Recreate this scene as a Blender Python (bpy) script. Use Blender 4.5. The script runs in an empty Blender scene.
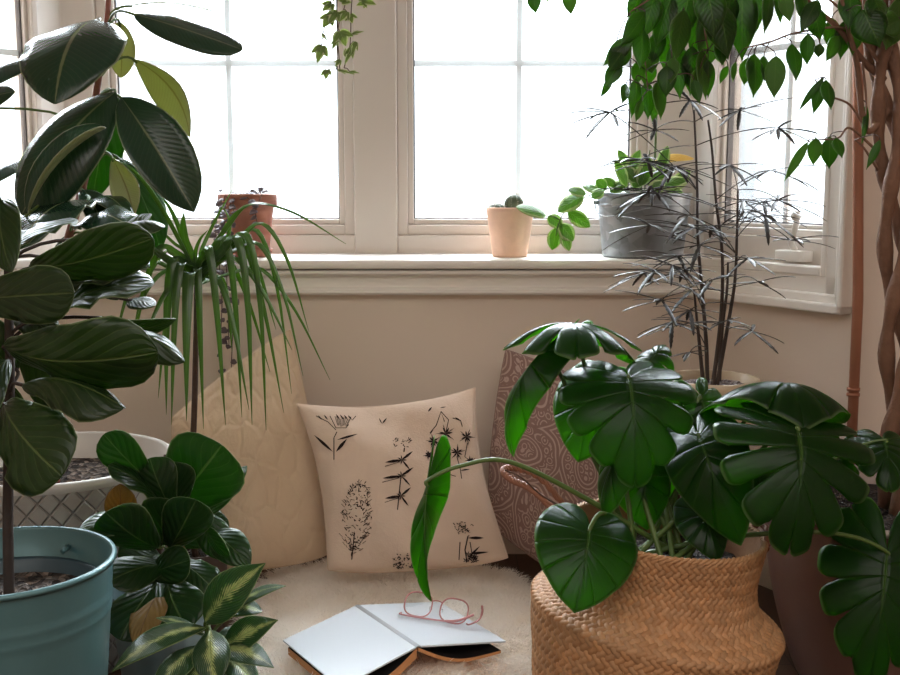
import bpy, math, random
import numpy as np
from mathutils import Vector, Matrix
random.seed(7); np.random.seed(7)
scene = bpy.context.scene
COL = scene.collection
PI = math.pi

# ------------------------------------------------------------------ camera
F = 1100.0
CAM = Vector((0, 0, 1.0))
PITCH = math.atan((337.5 - 185) / F)
FWD = Vector((0, math.cos(PITCH), -math.sin(PITCH)))
UPV = Vector((0, math.sin(PITCH), math.cos(PITCH)))

def ray(px, py):
    return Vector((1, 0, 0)) * ((px - 450) / F) + UPV * (-(py - 337.5) / F) + FWD

def P(px, py, Y):                       # a point seen at (px, py) that stands at distance Y into the room
    d = ray(px, py)
    return CAM + d * (Y / d.y)

def PZ(px, py, z):                      # a point seen at (px, py) that lies at height z
    d = ray(px, py)
    return CAM + d * ((z - CAM.z) / d.z)

def M(px, Y):                           # pixels -> metres at distance Y
    return px * Y / F

cd = bpy.data.cameras.new('camera')
cd.sensor_width = 36; cd.lens = F / 900 * 36
cam = bpy.data.objects.new('camera', cd); COL.objects.link(cam)
cam.location = CAM
cam.rotation_euler = (PI / 2 - PITCH, 0, 0)
scene.camera = cam

# ------------------------------------------------------------------ mesh helpers
class MB:
    def __init__(s):
        s.v = []; s.f = []; s.m = []; s.uv = []; s.c = []
    def add(s, verts, faces, mat=0, uvs=None, col=None):
        o = len(s.v)
        s.v.extend([tuple(v) for v in verts])
        s.uv.extend([tuple(u) for u in uvs] if uvs is not None else [(0, 0)] * len(verts))
        if col is None: s.c.extend([(1, 1, 1)] * len(verts))
        elif isinstance(col, tuple): s.c.extend([col] * len(verts))
        else: s.c.extend(col)
        s.f.extend([tuple(i + o for i in f) for f in faces])
        s.m.extend([mat] * len(faces) if isinstance(mat, int) else mat)
    def box(s, lo, hi, mat=0, rot=None, bev=0.0):
        x0, y0, z0 = lo; x1, y1, z1 = hi
        vs = [Vector((x, y, z)) for z in (z0, z1) for y in (y0, y1) for x in (x0, x1)]
        if rot is not None: vs = [rot @ v for v in vs]
        s.add(vs, [(0, 2, 3, 1), (4, 5, 7, 6), (0, 1, 5, 4), (2, 6, 7, 3), (0, 4, 6, 2), (1, 3, 7, 5)], mat)
    def tube(s, pts, rad, n=8, mat=0, cap=True, vscale=1.0):
        pts = [Vector(p) for p in pts]
        k = len(pts)
        if not hasattr(rad, '__len__'): rad = [rad] * k
        t0 = (pts[1] - pts[0]).normalized()
        a = Vector((0, 0, 1)) if abs(t0.z) < .9 else Vector((1, 0, 0))
        nrm = t0.cross(a).normalized()
        verts = []; uvs = []; L = 0
        for i, p in enumerate(pts):
            t = (pts[min(i + 1, k - 1)] - pts[max(i - 1, 0)])
            t = t.normalized() if t.length > 1e-9 else t0
            nrm = (nrm - t * nrm.dot(t)).normalized()
            b = t.cross(nrm)
            if i: L += (p - pts[i - 1]).length
            for j in range(n):
                q = 2 * PI * j / n
                verts.append(p + (nrm * math.cos(q) + b * math.sin(q)) * rad[i])
                uvs.append((j / n, L * vscale))
        faces = []
        for i in range(k - 1):
            for j in range(n):
                j2 = (j + 1) % n
                faces.append((i * n + j, i * n + j2, (i + 1) * n + j2, (i + 1) * n + j))
        if cap:
            faces.append(tuple(range(n - 1, -1, -1)))
            faces.append(tuple((k - 1) * n + j for j in range(n)))
        s.add(verts, faces, mat, uvs)
    def lathe(s, prof, n=48, c=(0, 0, 0), mat=0, cap0=False, cap1=False, disp=None):
        c = Vector(c); k = len(prof); verts = []; uvs = []
        ls = [0]
        for i in range(1, k):
            ls.append(ls[-1] + math.hypot(prof[i][0] - prof[i - 1][0], prof[i][1] - prof[i - 1][1]))
        for i, (r, z) in enumerate(prof):
            for j in range(n + 1):
                q = 2 * PI * j / n
                rr = r + (disp(j / n, i, r, z) if disp else 0)
                verts.append(c + Vector((rr * math.cos(q), rr * math.sin(q), z)))
                uvs.append((j / n, ls[i]))
        faces = []
        for i in range(k - 1):
            for j in range(n):
                a = i * (n + 1) + j
                faces.append((a, a + 1, a + n + 2, a + n + 1))
        if cap0: faces.append(tuple(range(n - 1, -1, -1)))
        if cap1: faces.append(tuple((k - 1) * (n + 1) + j for j in range(n)))
        s.add(verts, faces, mat, uvs)
    def ball(s, c, r, n=12, k=8, mat=0, sc=(1, 1, 1)):
        prof = [(max(1e-4, r * math.sin(PI * i / k)), -r * math.cos(PI * i / k)) for i in range(k + 1)]
        c = Vector(c)
        verts = []
        for (rr, z) in prof:
            for j in range(n):
                q = 2 * PI * j / n
                verts.append(c + Vector((rr * math.cos(q) * sc[0], rr * math.sin(q) * sc[1], z * sc[2])))
        faces = [(i * n + j, i * n + (j + 1) % n, (i + 1) * n + (j + 1) % n, (i + 1) * n + j) for i in range(k) for j in range(n)]
        s.add(verts, faces, mat)
    def build(s, name, mats, parent=None, smooth=True, bevel=0.0, weld=False):
        me = bpy.data.meshes.new(name)
        me.from_pydata(s.v, [], s.f)
        if not isinstance(mats, (list, tuple)): mats = [mats]
        for m in mats: me.materials.append(m)
        me.polygons.foreach_set('material_index', np.array(s.m, dtype=np.int32))
        me.polygons.foreach_set('use_smooth', np.array([smooth] * len(s.f)))
        li = np.zeros(len(me.loops), dtype=np.int32); me.loops.foreach_get('vertex_index', li)
        uv = me.uv_layers.new(name='UVMap')
        uv.data.foreach_set('uv', np.array(s.uv, dtype=np.float32)[li].ravel())
        ca = me.color_attributes.new('Tint', 'FLOAT_COLOR', 'POINT')
        cc = np.ones((len(s.v), 4), dtype=np.float32); cc[:, :3] = np.array(s.c, dtype=np.float32)
        ca.data.foreach_set('color', cc.ravel())
        me.update()
        o = bpy.data.objects.new(name, me); COL.objects.link(o)
        if parent is not None:
            o.parent = parent
            o.matrix_parent_inverse = Matrix.Translation(parent.location).inverted() if parent.type == 'EMPTY' else Matrix.Identity(4)
        if bevel:
            b = o.modifiers.new('edges', 'BEVEL'); b.width = bevel; b.segments = 2; b.limit_method = 'ANGLE'
        return o

def tag(o, label=None, cat=None, group=None, kind=None):
    if label: o['label'] = label
    if cat: o['category'] = cat
    if group: o['group'] = group
    if kind: o['kind'] = kind
    return o

def thing(name, label, cat, loc=(0, 0, 0), group=None):
    o = bpy.data.objects.new(name, None); COL.objects.link(o)
    o.location = loc; o.empty_display_size = .05
    return tag(o, label, cat, group)

def struct(o, label, cat):
    return tag(o, label, cat, kind='structure')

def bez(p0, p1, p2, p3, n=12):
    out = []
    for i in range(n + 1):
        t = i / n; a = (1 - t)
        out.append(Vector(p0) * a**3 + Vector(p1) * 3 * a * a * t + Vector(p2) * 3 * a * t * t + Vector(p3) * t**3)
    return out

def smoothline(pts, n=6):               # Catmull-Rom through points
    pts = [Vector(p) for p in pts]
    q = [pts[0] * 2 - pts[1]] + pts + [pts[-1] * 2 - pts[-2]]
    out = []
    for i in range(1, len(q) - 2):
        a, b, c, d = q[i - 1], q[i], q[i + 1], q[i + 2]
        for k in range(n):
            t = k / n
            out.append(0.5 * ((2 * b) + (c - a) * t + (2 * a - 5 * b + 4 * c - d) * t * t + (3 * b - a - 3 * c + d) * t**3))
    out.append(pts[-1])
    return out

# ------------------------------------------------------------------ materials
class NT:
    def __init__(s, name):
        s.mat = bpy.data.materials.new(name); s.mat.use_nodes = True
        s.t = s.mat.node_tree; s.t.nodes.clear()
        s.out = s.n('ShaderNodeOutputMaterial')
    def n(s, typ, **kw):
        nd = s.t.nodes.new(typ)
        for k, v in kw.items():
            if k.startswith('i_'): nd.inputs[k[2:].replace('_', ' ')].default_value = v
            else: setattr(nd, k, v)
        return nd
    def l(s, a, b): s.t.links.new(a, b)
    def math(s, op, a, b=None, c=None, clamp=False):
        nd = s.n('ShaderNodeMath', operation=op, use_clamp=clamp)
        for i, x in enumerate((a, b, c)):
            if x is None: continue
            if isinstance(x, (int, float)): nd.inputs[i].default_value = x
            else: s.l(x, nd.inputs[i])
        return nd.outputs[0]
    def mix(s, f, a, b):
        nd = s.n('ShaderNodeMix', data_type='RGBA')
        for sock, x in ((nd.inputs['Factor'], f), (nd.inputs[6], a), (nd.inputs[7], b)):
            if isinstance(x, (int, float)): sock.default_value = x
            elif isinstance(x, tuple): sock.default_value = (*x[:3], 1)
            else: s.l(x, sock)
        return nd.outputs[2]
    def mul(s, a, b):
        nd = s.n('ShaderNodeMix', data_type='RGBA', blend_type='MULTIPLY'); nd.inputs[0].default_value = 1
        for sock, x in ((nd.inputs[6], a), (nd.inputs[7], b)):
            if isinstance(x, tuple): sock.default_value = (*x[:3], 1)
            else: s.l(x, sock)
        return nd.outputs[2]
    def smooth(s, x, a, b):
        nd = s.n('ShaderNodeMapRange', interpolation_type='SMOOTHSTEP')
        s.l(x, nd.inputs[0]); nd.inputs[1].default_value = a; nd.inputs[2].default_value = b
        return nd.outputs[0]
    def uv(s):
        if not hasattr(s, '_uv'):
            u = s.n('ShaderNodeUVMap', uv_map='UVMap'); sp = s.n('ShaderNodeSeparateXYZ'); s.l(u.outputs[0], sp.inputs[0])
            s._uv = (u.outputs[0], sp.outputs[0], sp.outputs[1])
        return s._uv
    def obj(s): return s.n('ShaderNodeTexCoord').outputs['Object']
    def tint(s): return s.n('ShaderNodeAttribute', attribute_name='Tint').outputs['Color']
    def noise(s, scale, detail=4, vec=None, rough=.55):
        nd = s.n('ShaderNodeTexNoise'); nd.inputs['Scale'].default_value = scale; nd.inputs['Detail'].default_value = detail
        nd.inputs['Roughness'].default_value = rough
        s.l(vec if vec is not None else s.obj(), nd.inputs['Vector'])
        return nd.outputs['Fac']
    def bump(s, h, strength=.5, dist=.01):
        nd = s.n('ShaderNodeBump'); nd.inputs['Strength'].default_value = strength; nd.inputs['Distance'].default_value = dist
        s.l(h, nd.inputs['Height']); return nd.outputs[0]
    def pbr(s, color, rough=.5, metal=0, normal=None, spec=.5, sheen=0, coat=0):
        p = s.n('ShaderNodeBsdfPrincipled')
        for k, x in (('Base Color', color), ('Roughness', rough), ('Metallic', metal), ('Specular IOR Level', spec), ('Sheen Weight', sheen), ('Coat Weight', coat)):
            if isinstance(x, tuple): p.inputs[k].default_value = (*x[:3], 1)
            elif isinstance(x, (int, float)): p.inputs[k].default_value = x
            else: s.l(x, p.inputs[k])
        if normal is not None: s.l(normal, p.inputs['Normal'])
        return p.outputs[0]
    def done(s, sh):
        s.l(sh, s.out.inputs[0]); return s.mat

def srgb(r, g, b):
    f = lambda c: (c / 255) / 12.92 if c / 255 <= .04045 else ((c / 255 + .055) / 1.055) ** 2.4
    return (f(r), f(g), f(b))

def mat_plain(name, color, rough=.5, metal=0, var=.12, scale=8, bump=0, bscale=60, spec=.5, sheen=0, coat=0):
    t = NT(name)
    nz = t.noise(scale)
    c = t.mix(nz, tuple(x * (1 - var) for x in color), tuple(min(1, x * (1 + var)) for x in color))
    nb = t.bump(t.noise(bscale, 3), bump, .004) if bump else None
    return t.done(t.pbr(c, rough, metal, nb, spec, sheen, coat))

def mat_leaf(name, col, under, vein, nv=9, slope=.35, rough=.3, transl=.25, tcol=None, vw=.10, mid=.035, bump=.5, varieg=None, rim=None, spec=.5, vstr=.35, edge=True):
    """leaf blade: u across (0.5 = midrib), v along; the blade's upper and lower layers carry different vertex tint (1 upper, 0 lower)"""
    t = NT(name)
    uvv, u, v = t.uv()
    x = t.math('ABSOLUTE', t.math('MULTIPLY_ADD', u, 2, -1))
    nz = t.noise(14, 3)
    ph = t.math('FRACT', t.math('SUBTRACT', t.math('MULTIPLY', v, nv), t.math('MULTIPLY', x, slope * nv)))
    tri = t.math('ABSOLUTE', t.math('MULTIPLY_ADD', ph, 2, -1))          # 1 at the vein
    vline = t.smooth(tri, 1 - vw, 1.0)
    midl = t.math('SUBTRACT', 1, t.smooth(x, mid * .4, mid))
    up = t.n('ShaderNodeSeparateXYZ'); t.l(t.tint(), up.inputs[0])
    top = t.mix(nz, tuple(c * .75 for c in col), tuple(c * 1.3 for c in col))
    if varieg:
        nv2 = t.noise(30, 4, rough=.7)
        w = t.math('ADD', t.math('MULTIPLY', t.math('SUBTRACT', nv2, .5), 1.3), t.math('MULTIPLY', tri, .35))
        f = t.smooth(t.math('SUBTRACT', t.math('ADD', w, varieg[1]), x), .0, .22)
        top = t.mix(f, top, varieg[0])
    if rim:
        f = t.smooth(t.math('ADD', x, t.math('MULTIPLY', t.math('SUBTRACT', t.noise(45, 3), .5), .7)), .62, .72)
        top = t.mix(f, top, rim)
    bot = t.mix(nz, tuple(c * .85 for c in under), tuple(c * 1.15 for c in under))
    c = t.mix(up.outputs[0], bot, top)
    c = t.mix(t.math('MULTIPLY', vline, vstr), c, vein)
    c = t.mix(t.math('MULTIPLY', midl, .8), c, vein)
    if edge: c = t.mix(t.math('MULTIPLY', t.smooth(x, .955, .985), .75), c, tuple(min(1, q * 1.3 + .06) for q in vein))  # pale leaf margin, also painted in for the bright glint outlining the edges
    hgt = t.math('SUBTRACT', t.math('MULTIPLY', tri, -.5), t.math('MULTIPLY', midl, .9))
    nrm = t.bump(t.math('ADD', hgt, t.math('MULTIPLY', t.noise(40, 2), .4)), bump, .004)
    # upper side waxy, lower side dull
    rg = t.math('ADD', rough, t.math('MULTIPLY', t.math('SUBTRACT', 1, up.outputs[0]), .2))
    p = t.pbr(c, rg, 0, nrm, spec)
    tr = t.n('ShaderNodeBsdfTranslucent')
    tr.inputs[0].default_value = (*(tcol or tuple(min(1, q * 3) for q in col)), 1)
    t.l(nrm, tr.inputs['Normal'])
    mx = t.n('ShaderNodeMixShader'); mx.inputs[0].default_value = transl
    t.l(p, mx.inputs[1]); t.l(tr.outputs[0], mx.inputs[2])
    return t.done(mx.outputs[0])

def mat_soil(name, a, b, scale=120):
    t = NT(name)
    vo = t.n('ShaderNodeTexVoronoi'); vo.inputs['Scale'].default_value = scale; t.l(t.obj(), vo.inputs['Vector'])
    cr = t.n('ShaderNodeSeparateXYZ'); t.l(vo.outputs['Color'], cr.inputs[0])
    c = t.mix(t.math('POWER', cr.outputs[0], 2.5), a, b)
    return t.done(t.pbr(c, .9, 0, t.bump(vo.outputs['Distance'], 1, .01)))

MAT = {}
W = MAT
W['wall'] = mat_plain('wall_paint', srgb(221, 206, 192), .75, var=.02, scale=2, bump=.06, bscale=90)
W['white'] = mat_plain('white_trim_paint', srgb(236, 231, 224), .38, var=.015, scale=3)
W['vinyl'] = mat_plain('window_frame_vinyl', srgb(212, 204, 196), .35, var=.02, scale=3)
W['grille'] = mat_plain('window_grille', srgb(225, 230, 230), .4, var=.01)
W['gasket'] = mat_plain('window_gasket', srgb(70, 66, 66), .6)
W['ceil'] = mat_plain('ceiling_paint', srgb(235, 230, 224), .9, var=.01)

t = NT('window_glass')
tr = t.n('ShaderNodeBsdfTransparent'); gl = t.n('ShaderNodeBsdfGlossy'); gl.inputs['Roughness'].default_value = .02
fr = t.n('ShaderNodeFresnel'); fr.inputs[0].default_value = 1.45
mx = t.n('ShaderNodeMixShader'); t.l(t.math('MULTIPLY', fr.outputs[0], .8), mx.inputs[0]); t.l(tr.outputs[0], mx.inputs[1]); t.l(gl.outputs[0], mx.inputs[2])
W['glass'] = t.done(mx.outputs[0])
t = NT('spectacle_lens')
tr = t.n('ShaderNodeBsdfTransparent'); tr.inputs[0].default_value = (.94, .96, .97, 1); gl = t.n('ShaderNodeBsdfGlossy'); gl.inputs['Roughness'].default_value = .03
fr = t.n('ShaderNodeFresnel'); fr.inputs[0].default_value = 1.5
mx = t.n('ShaderNodeMixShader'); t.l(fr.outputs[0], mx.inputs[0]); t.l(tr.outputs[0], mx.inputs[1]); t.l(gl.outputs[0], mx.inputs[2])
W['lens'] = t.done(mx.outputs[0])

# wooden floor
t = NT('floor_boards')
mp = t.n('ShaderNodeMapping'); mp.inputs['Rotation'].default_value = (0, 0, PI / 2); t.l(t.obj(), mp.inputs[0])
bk = t.n('ShaderNodeTexBrick'); t.l(mp.outputs[0], bk.inputs['Vector']); bk.inputs['Scale'].default_value = 1
bk.inputs['Brick Width'].default_value = 1.1; bk.inputs['Row Height'].default_value = .09; bk.inputs['Mortar Size'].default_value = .0015
bk.inputs['Color1'].default_value = (*srgb(96, 66, 48), 1); bk.inputs['Color2'].default_value = (*srgb(74, 50, 38), 1); bk.inputs['Mortar'].default_value = (*srgb(30, 20, 16), 1)
W['floor'] = t.done(t.pbr(t.mul(bk.outputs[0], t.mix(t.noise(22, 5), (.7, .7, .7), (1, 1, 1))), .4))

# ------------------------------------------------------------------ room
B = Vector((.64, 2.90, 0)); A = Vector((-1.02, 2.90, 0))       # inner corners of the bay
C = Vector((.905, 2.46, 0)); D = Vector((-1.285, 2.46, 0))     # outer corners
ZS = .81; ZG = .905; ZT = 2.12; ZC = 2.5
YW = 3.14

def panel_rot(p0, p1):
    d = (p1 - p0); L = d.length; d.normalize()
    n = Vector((-d.y, d.x, 0))          # outward when walking left->right seen from inside
    m = Matrix(((d.x, n.x, 0, p0.x), (d.y, n.y, 0, p0.y), (0, 0, 1, 0), (0, 0, 0, 1)))
    return m, L

floor = MB(); floor.box((-2.4, -2.4, -.05), (2.4, 3.6, 0))
struct(floor.build('floor', W['floor'], smooth=False), 'dark brown wooden floorboards under the sheepskin and plant pots', 'floor')
ce = MB(); ce.box((-2.4, -2.4, ZC), (2.4, 3.6, ZC + .1))
struct(ce.build('ceiling', W['ceil'], smooth=False), 'plain white ceiling over the window nook', 'ceiling')

def wall_panel(name, p0, p1, label, ext0=0, ext1=0, opening=True):
    m, L = panel_rot(p0, p1)
    b = MB()
    if opening:
        b.box((-ext0, 0, 0), (L + ext1, .3, ZS - .03), 0, m)
        b.box((-ext0, 0, ZT), (L + ext1, .3, ZC), 0, m)
    else:
        b.box((-ext0, 0, 0), (L + ext1, .12, ZC), 0, m)
    return struct(b.build(name, W['wall'], smooth=False), label, 'wall')

wall_panel('wall_back', A, B, 'beige painted wall under the sill behind the cushions')
wall_panel('wall_right', B, C, 'beige angled bay wall under the narrow window behind the copper pipe')
wall_panel('wall_left', D, A, 'beige angled bay wall behind the rubber plant')
wall_panel('wall_right_front', C, Vector((2.4, 2.46, 0)), 'beige wall strip beside the copper pipe behind the braided trunk', opening=False)
wall_panel('wall_left_front', Vector((-2.4, 2.46, 0)), D, 'beige wall beyond the bay on the rubber plant side', opening=False)
b = MB(); b.box((-2.5, -2.4, 0), (-2.4, 3.6, ZC)); struct(b.build('wall_side_left', W['wall'], smooth=False), 'plain side wall of the room on the bucket side', 'wall')
b = MB(); b.box((2.4, -2.4, 0), (2.5, 3.6, ZC)); struct(b.build('wall_side_right', W['wall'], smooth=False), 'plain side wall of the room on the basket side', 'wall')
# rear wall closes the room behind the camera
b = MB(); b.box((-2.4, -2.5, 0), (2.4, -2.4, ZC))
struct(b.build('wall_rear', W['wall'], smooth=False), 'plain rear wall of the room opposite the bay', 'wall')

# corner posts of the bay (outside the wall face, carry the window frames)
def window(name, p0, p1, off, gx0, gx1, muntin_x, label, crank=None, w=.045):
    """one window in panel p0->p1: off = distance of the glass behind the wall face, gx0..gx1 = the glass"""
    m, L = panel_rot(p0, p1)
    e = thing(name, label, 'window', m @ Vector(((gx0 + gx1) / 2, off, ZS))); e['kind'] = 'structure'
    fr = MB()
    y0, y1 = off - .03, off + .04
    # sash (stepped): inner bead then outer rail
    for (a, d, yy) in ((0, w * .36, off - .018), (w * .36, w, off - .034)):
        fr.box((gx0 - d, yy, ZG - d - .0), (gx0 - a, y1, 2.06 + d), 0, m)
        fr.box((gx1 + a, yy, ZG - d), (gx1 + d, y1, 2.06 + d), 0, m)
        fr.box((gx0 - a, yy, ZG - d), (gx1 + a, y1, ZG - a), 0, m)
        fr.box((gx0 - a, yy, 2.06 + a), (gx1 + a, y1, 2.06 + d), 0, m)
    fr.box((gx0 - w, off - .05, ZS - .005), (gx1 + w, y1, ZG - w), 0, m)
    fo = fr.build('frame', W['vinyl'], e, smooth=False, bevel=.003)
    gk = MB(); g = .0035
    for (lo, hi) in (((gx0, ZG), (gx0 + g, 2.06)), ((gx1 - g, ZG), (gx1, 2.06)), ((gx0, ZG), (gx1, ZG + g)), ((gx0, 2.06 - g), (gx1, 2.06))):
        gk.box((lo[0], off - .006, lo[1]), (hi[0], off + .012, hi[1]), 0, m)
    gk.build('gasket', W['gasket'], e, smooth=False)
    p = MB(); p.box((gx0, off, ZG), (gx1, off + .004, 2.06), 0, m)
    p.build('pane', W['glass'], e, smooth=False)
    mu = MB()
    for x in muntin_x: mu.box((x - .008, off + .006, ZG), (x + .008, off + .014, 2.06), 0, m)
    mu.box((gx0, off + .0066, 1.337 - .008), (gx1, off + .0134, 1.337 + .008), 0, m)
    mu.build('muntin', W['grille'], e, smooth=False)
    if crank:
        c = MB()
        x = crank; z = ZG - .06
        c.box((x - .05, off - .085, z - .025), (x + .035, off - .045, z + .0), 0, m)
        arm = [m @ Vector(q) for q in ((x - .01, off - .06, z), (x - .01, off - .075, z + .02), (x + .008, off - .085, z + .05), (x + .016, off - .085, z + .075))]
        c.tube(smoothline(arm, 5), [.008] * 15 + [.006], 8)
        c.ball(m @ Vector((x + .014, off - .088, z + .083)), .013)
        tag(c.build('crank_handle', W['white'], e, bevel=.002), 'white window crank handle')
    return e

xa = A.x
window('window_2', A, B, YW - 2.9, P(123, 200, YW).x - xa, P(340, 200, YW).x - xa, [P(229, 100, YW).x - xa], 'white casement window with grille behind the terracotta pot')
window('window_3', A, B, YW - 2.9, P(414, 200, YW).x - xa, P(628, 200, YW).x - xa, [P(519, 100, YW).x - xa], 'white casement window with grille behind the cactus pot')
LR = (C - B).length
window('window_4', B, C, .085, .03, .405, [.225], 'narrow angled white window with crank handle beside the copper pipe', crank=.33, w=.03)
window('window_1', D, A, .085, LR - .405, LR - .03, [LR - .225], 'narrow angled white window beyond the rubber plant', w=.03)

# wide mullion between the two centre windows, corner posts, head
b = MB()
b.box((P(340, 200, YW).x + .045, YW - .06, ZS - .01), (P(414, 200, YW).x - .045, YW + .06, ZT))
struct(b.build('trim_1', W['vinyl'], smooth=False, bevel=.004), 'wide white mullion between the two middle windows', 'mullion')
def corner_post(name, pts, label):
    v = [Vector((p[0], p[1], ZS - .01)) for p in pts] + [Vector((p[0], p[1], ZT)) for p in pts]
    n = len(pts); b = MB()
    b.add(v, [tuple(range(n - 1, -1, -1)), tuple(range(n, 2 * n))] + [(i, (i + 1) % n, n + (i + 1) % n, n + i) for i in range(n)])
    struct(b.build(name, W['vinyl'], smooth=False, bevel=.004), label, 'corner post')
mR, _ = panel_rot(B, C); mL, _ = panel_rot(D, A)
q0 = P(628, 200, YW).x + .045
r1 = mR @ Vector((.002, .055, 0)); r2 = mR @ Vector((.002, .13, 0))
corner_post('trim_2', [(q0, YW - .05), (r1.x - .012, YW - .075), (r1.x, r1.y), (r2.x, r2.y), (r2.x, YW + .2), (q0, YW + .06)], 'white corner post between the middle and the angled window')
q0 = P(123, 200, YW).x - .045
r1 = mL @ Vector((LR - .002, .055, 0)); r2 = mL @ Vector((LR - .002, .13, 0))
corner_post('trim_3', [(q0, YW - .05), (q0, YW + .06), (r2.x, YW + .2), (r2.x, r2.y), (r1.x, r1.y), (r1.x + .012, YW - .075)], 'white corner post behind the rubber plant stem')
b = MB(); b.box((A.x, YW - .06, 2.09), (B.x, YW + .06, ZT + .02)); struct(b.build('trim_4', W['vinyl'], smooth=False), 'white head rail above the middle windows', 'trim')

# sill + apron mouldings: profile (out, z) swept along the bay
def sweep(name, path, prof, mat, label, cat, closed=False):
    """path: plan points of the wall face; prof: (distance in front of the face, z)"""
    n = len(path); offs = []
    for i in range(n):
        d0 = (path[i] - path[i - 1]).normalized() if i else None
        d1 = (path[i + 1] - path[i]).normalized() if i < n - 1 else None
        ns = [Vector((d.y, -d.x, 0)) for d in (d0, d1) if d is not None]
        if len(ns) == 2:
            h = (ns[0] + ns[1]).normalized(); offs.append(h / h.dot(ns[0]))
        else: offs.append(ns[0])
    b = MB(); k = len(prof); v = []
    for i in range(n):
        for (o, z) in prof: v.append(path[i] + offs[i] * o + Vector((0, 0, z)))
    f = [(i * k + j, i * k + (j + 1) % k, (i + 1) * k + (j + 1) % k, (i + 1) * k + j) for i in range(n - 1) for j in range(k)]
    f += [tuple(range(k)), tuple((n - 1) * k + j for j in range(k - 1, -1, -1))]
    b.add(v, f)
    return struct(b.build(name, mat, smooth=False, bevel=.003), label, cat)

# broad sill board in the middle bay, narrow ledges at the sides
b = MB()
v = [(A.x + .0, 2.835), (B.x - .0, 2.835), (B.x + .06, 3.2), (A.x - .06, 3.2)]
zz = (ZS - .026, ZS)
b.add([(x, y, z) for z in zz for (x, y) in v], [(3, 2, 1, 0), (4, 5, 6, 7), (0, 1, 5, 4), (1, 2, 6, 5), (2, 3, 7, 6), (3, 0, 4, 7)])
struct(b.build('trim_5', W['white'], smooth=False, bevel=.01), 'white windowsill board carrying the pots', 'windowsill')
ap = [(0, ZS - .03), (.055, ZS - .03), (.058, ZS - .037), (.05, ZS - .045), (.036, ZS - .048), (.030, ZS - .056), (.026, ZS - .075), (.024, ZS - .088), (.034, ZS - .094), (.038, ZS - .102), (.036, ZS - .112), (.022, ZS - .118), (0, ZS - .118)]
ap = [(o, ZS - .03 - (ZS - .03 - z) * .76) for (o, z) in ap]
sweep('trim_6', [A, B], ap, W['white'], 'white moulded apron under the windowsill', 'trim')
aps = [(0, ZS + .002), (.02, ZS + .002), (.022, ZS - .012), (.012, ZS - .02), (.014, ZS - .045), (.022, ZS - .06), (.032, ZS - .072), (.036, ZS - .085), (.03, ZS - .094), (.040, ZS - .100), (.042, ZS - .116), (.03, ZS - .120), (0, ZS - .120)]
def casing(side):
    m, L = panel_rot(*((B, C) if side > 0 else (D, A)))
    b = MB()
    g1 = .405 + .03
    def X(a): return a if side > 0 else L - a
    def bx(x0, x1, y0, y1, z0, z1):
        a, c = sorted((X(x0), X(x1))); b.box((a, y0, z0), (c, y1, z1), 0, m)
    # ledge
    bx(0.0, g1, -.012, .10, ZS - .03, ZS - .004)
    bx(0.0, g1, -.02, .02, ZS - .018, ZS + .004)
    # bottom mouldings
    bx(-.02, L - .02, -.014, .0, ZS - .058, ZS - .016)
    bx(-.03, L - .012, -.026, .0, ZS - .078, ZS - .056)
    bx(-.035, L, -.04, .0, ZS - .098, ZS - .076)
    # side casing
    bx(g1 - .004, g1 + .012, -.016, .10, ZS - .02, ZC - .2)
    bx(g1 + .010, L - .02, -.014, .0, ZS - .058, ZC - .2)
    bx(L - .032, L - .010, -.026, .0, ZS - .078, ZC - .2)
    bx(L - .014, L, -.04, .0, ZS - .098, ZC - .2)
    return b
struct(casing(1).build('trim_7', W['white'], smooth=False, bevel=.004), 'white moulded casing round the angled window beside the copper pipe', 'trim')
struct(casing(-1).build('trim_8', W['white'], smooth=False, bevel=.004), 'white moulded casing round the angled window by the rubber plant', 'trim')

# copper heating pipe
W['copper'] = mat_plain('copper_pipe_metal', srgb(158, 106, 82), .42, .3, var=.25, scale=12)
e = thing('copper_pipe', 'thin copper pipe running down the wall beside the angled window', 'pipe', P(858, 420, 2.40))
pz = P(858, 300, 2.40).x
b = MB(); b.tube([(pz + .004, 2.40, 0.0), (pz, 2.40, P(858, 300, 2.40).z), (P(858, 0, 2.4).x, 2.40, P(858, 0, 2.4).z), (P(858, -200, 2.4).x, 2.40, ZC)], .0115, 14); b.build('pipe', W['copper'], e)
b = MB()
zc = P(858, 396, 2.40).z
for dz in (0, .012): b.tube([(pz, 2.40, zc + dz), (pz, 2.40, zc + dz + .007)], .0145, 14)
b.build('coupling', W['copper'], e)
b = MB(); b.box((pz - .012, 2.40, .30), (pz + .012, 2.465, .315)); b.build('bracket', W['copper'], e, smooth=False)

# ------------------------------------------------------------------ world + lights
w = bpy.data.worlds.new('world'); scene.world = w; w.use_nodes = True
nt = w.node_tree; nt.nodes.clear()
bg = nt.nodes.new('ShaderNodeBackground'); wo = nt.nodes.new('ShaderNodeOutputWorld')
bg.inputs[0].default_value = (.84, .93, 1.0, 1); bg.inputs[1].default_value = 1.0
# bright overcast sky: strongest overhead, weaker towards and below the horizon
tc = nt.nodes.new('ShaderNodeTexCoord'); sx = nt.nodes.new('ShaderNodeSeparateXYZ'); mr = nt.nodes.new('ShaderNodeMapRange')
mr.interpolation_type = 'SMOOTHSTEP'
mr.inputs[1].default_value = .08; mr.inputs[2].default_value = .6; mr.inputs[3].default_value = 2.4; mr.inputs[4].default_value = 40.0
nt.links.new(tc.outputs['Generated'], sx.inputs[0]); nt.links.new(sx.outputs[2], mr.inputs[0]); nt.links.new(mr.outputs[0], bg.inputs[1])
nt.links.new(bg.outputs[0], wo.inputs[0])

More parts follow.
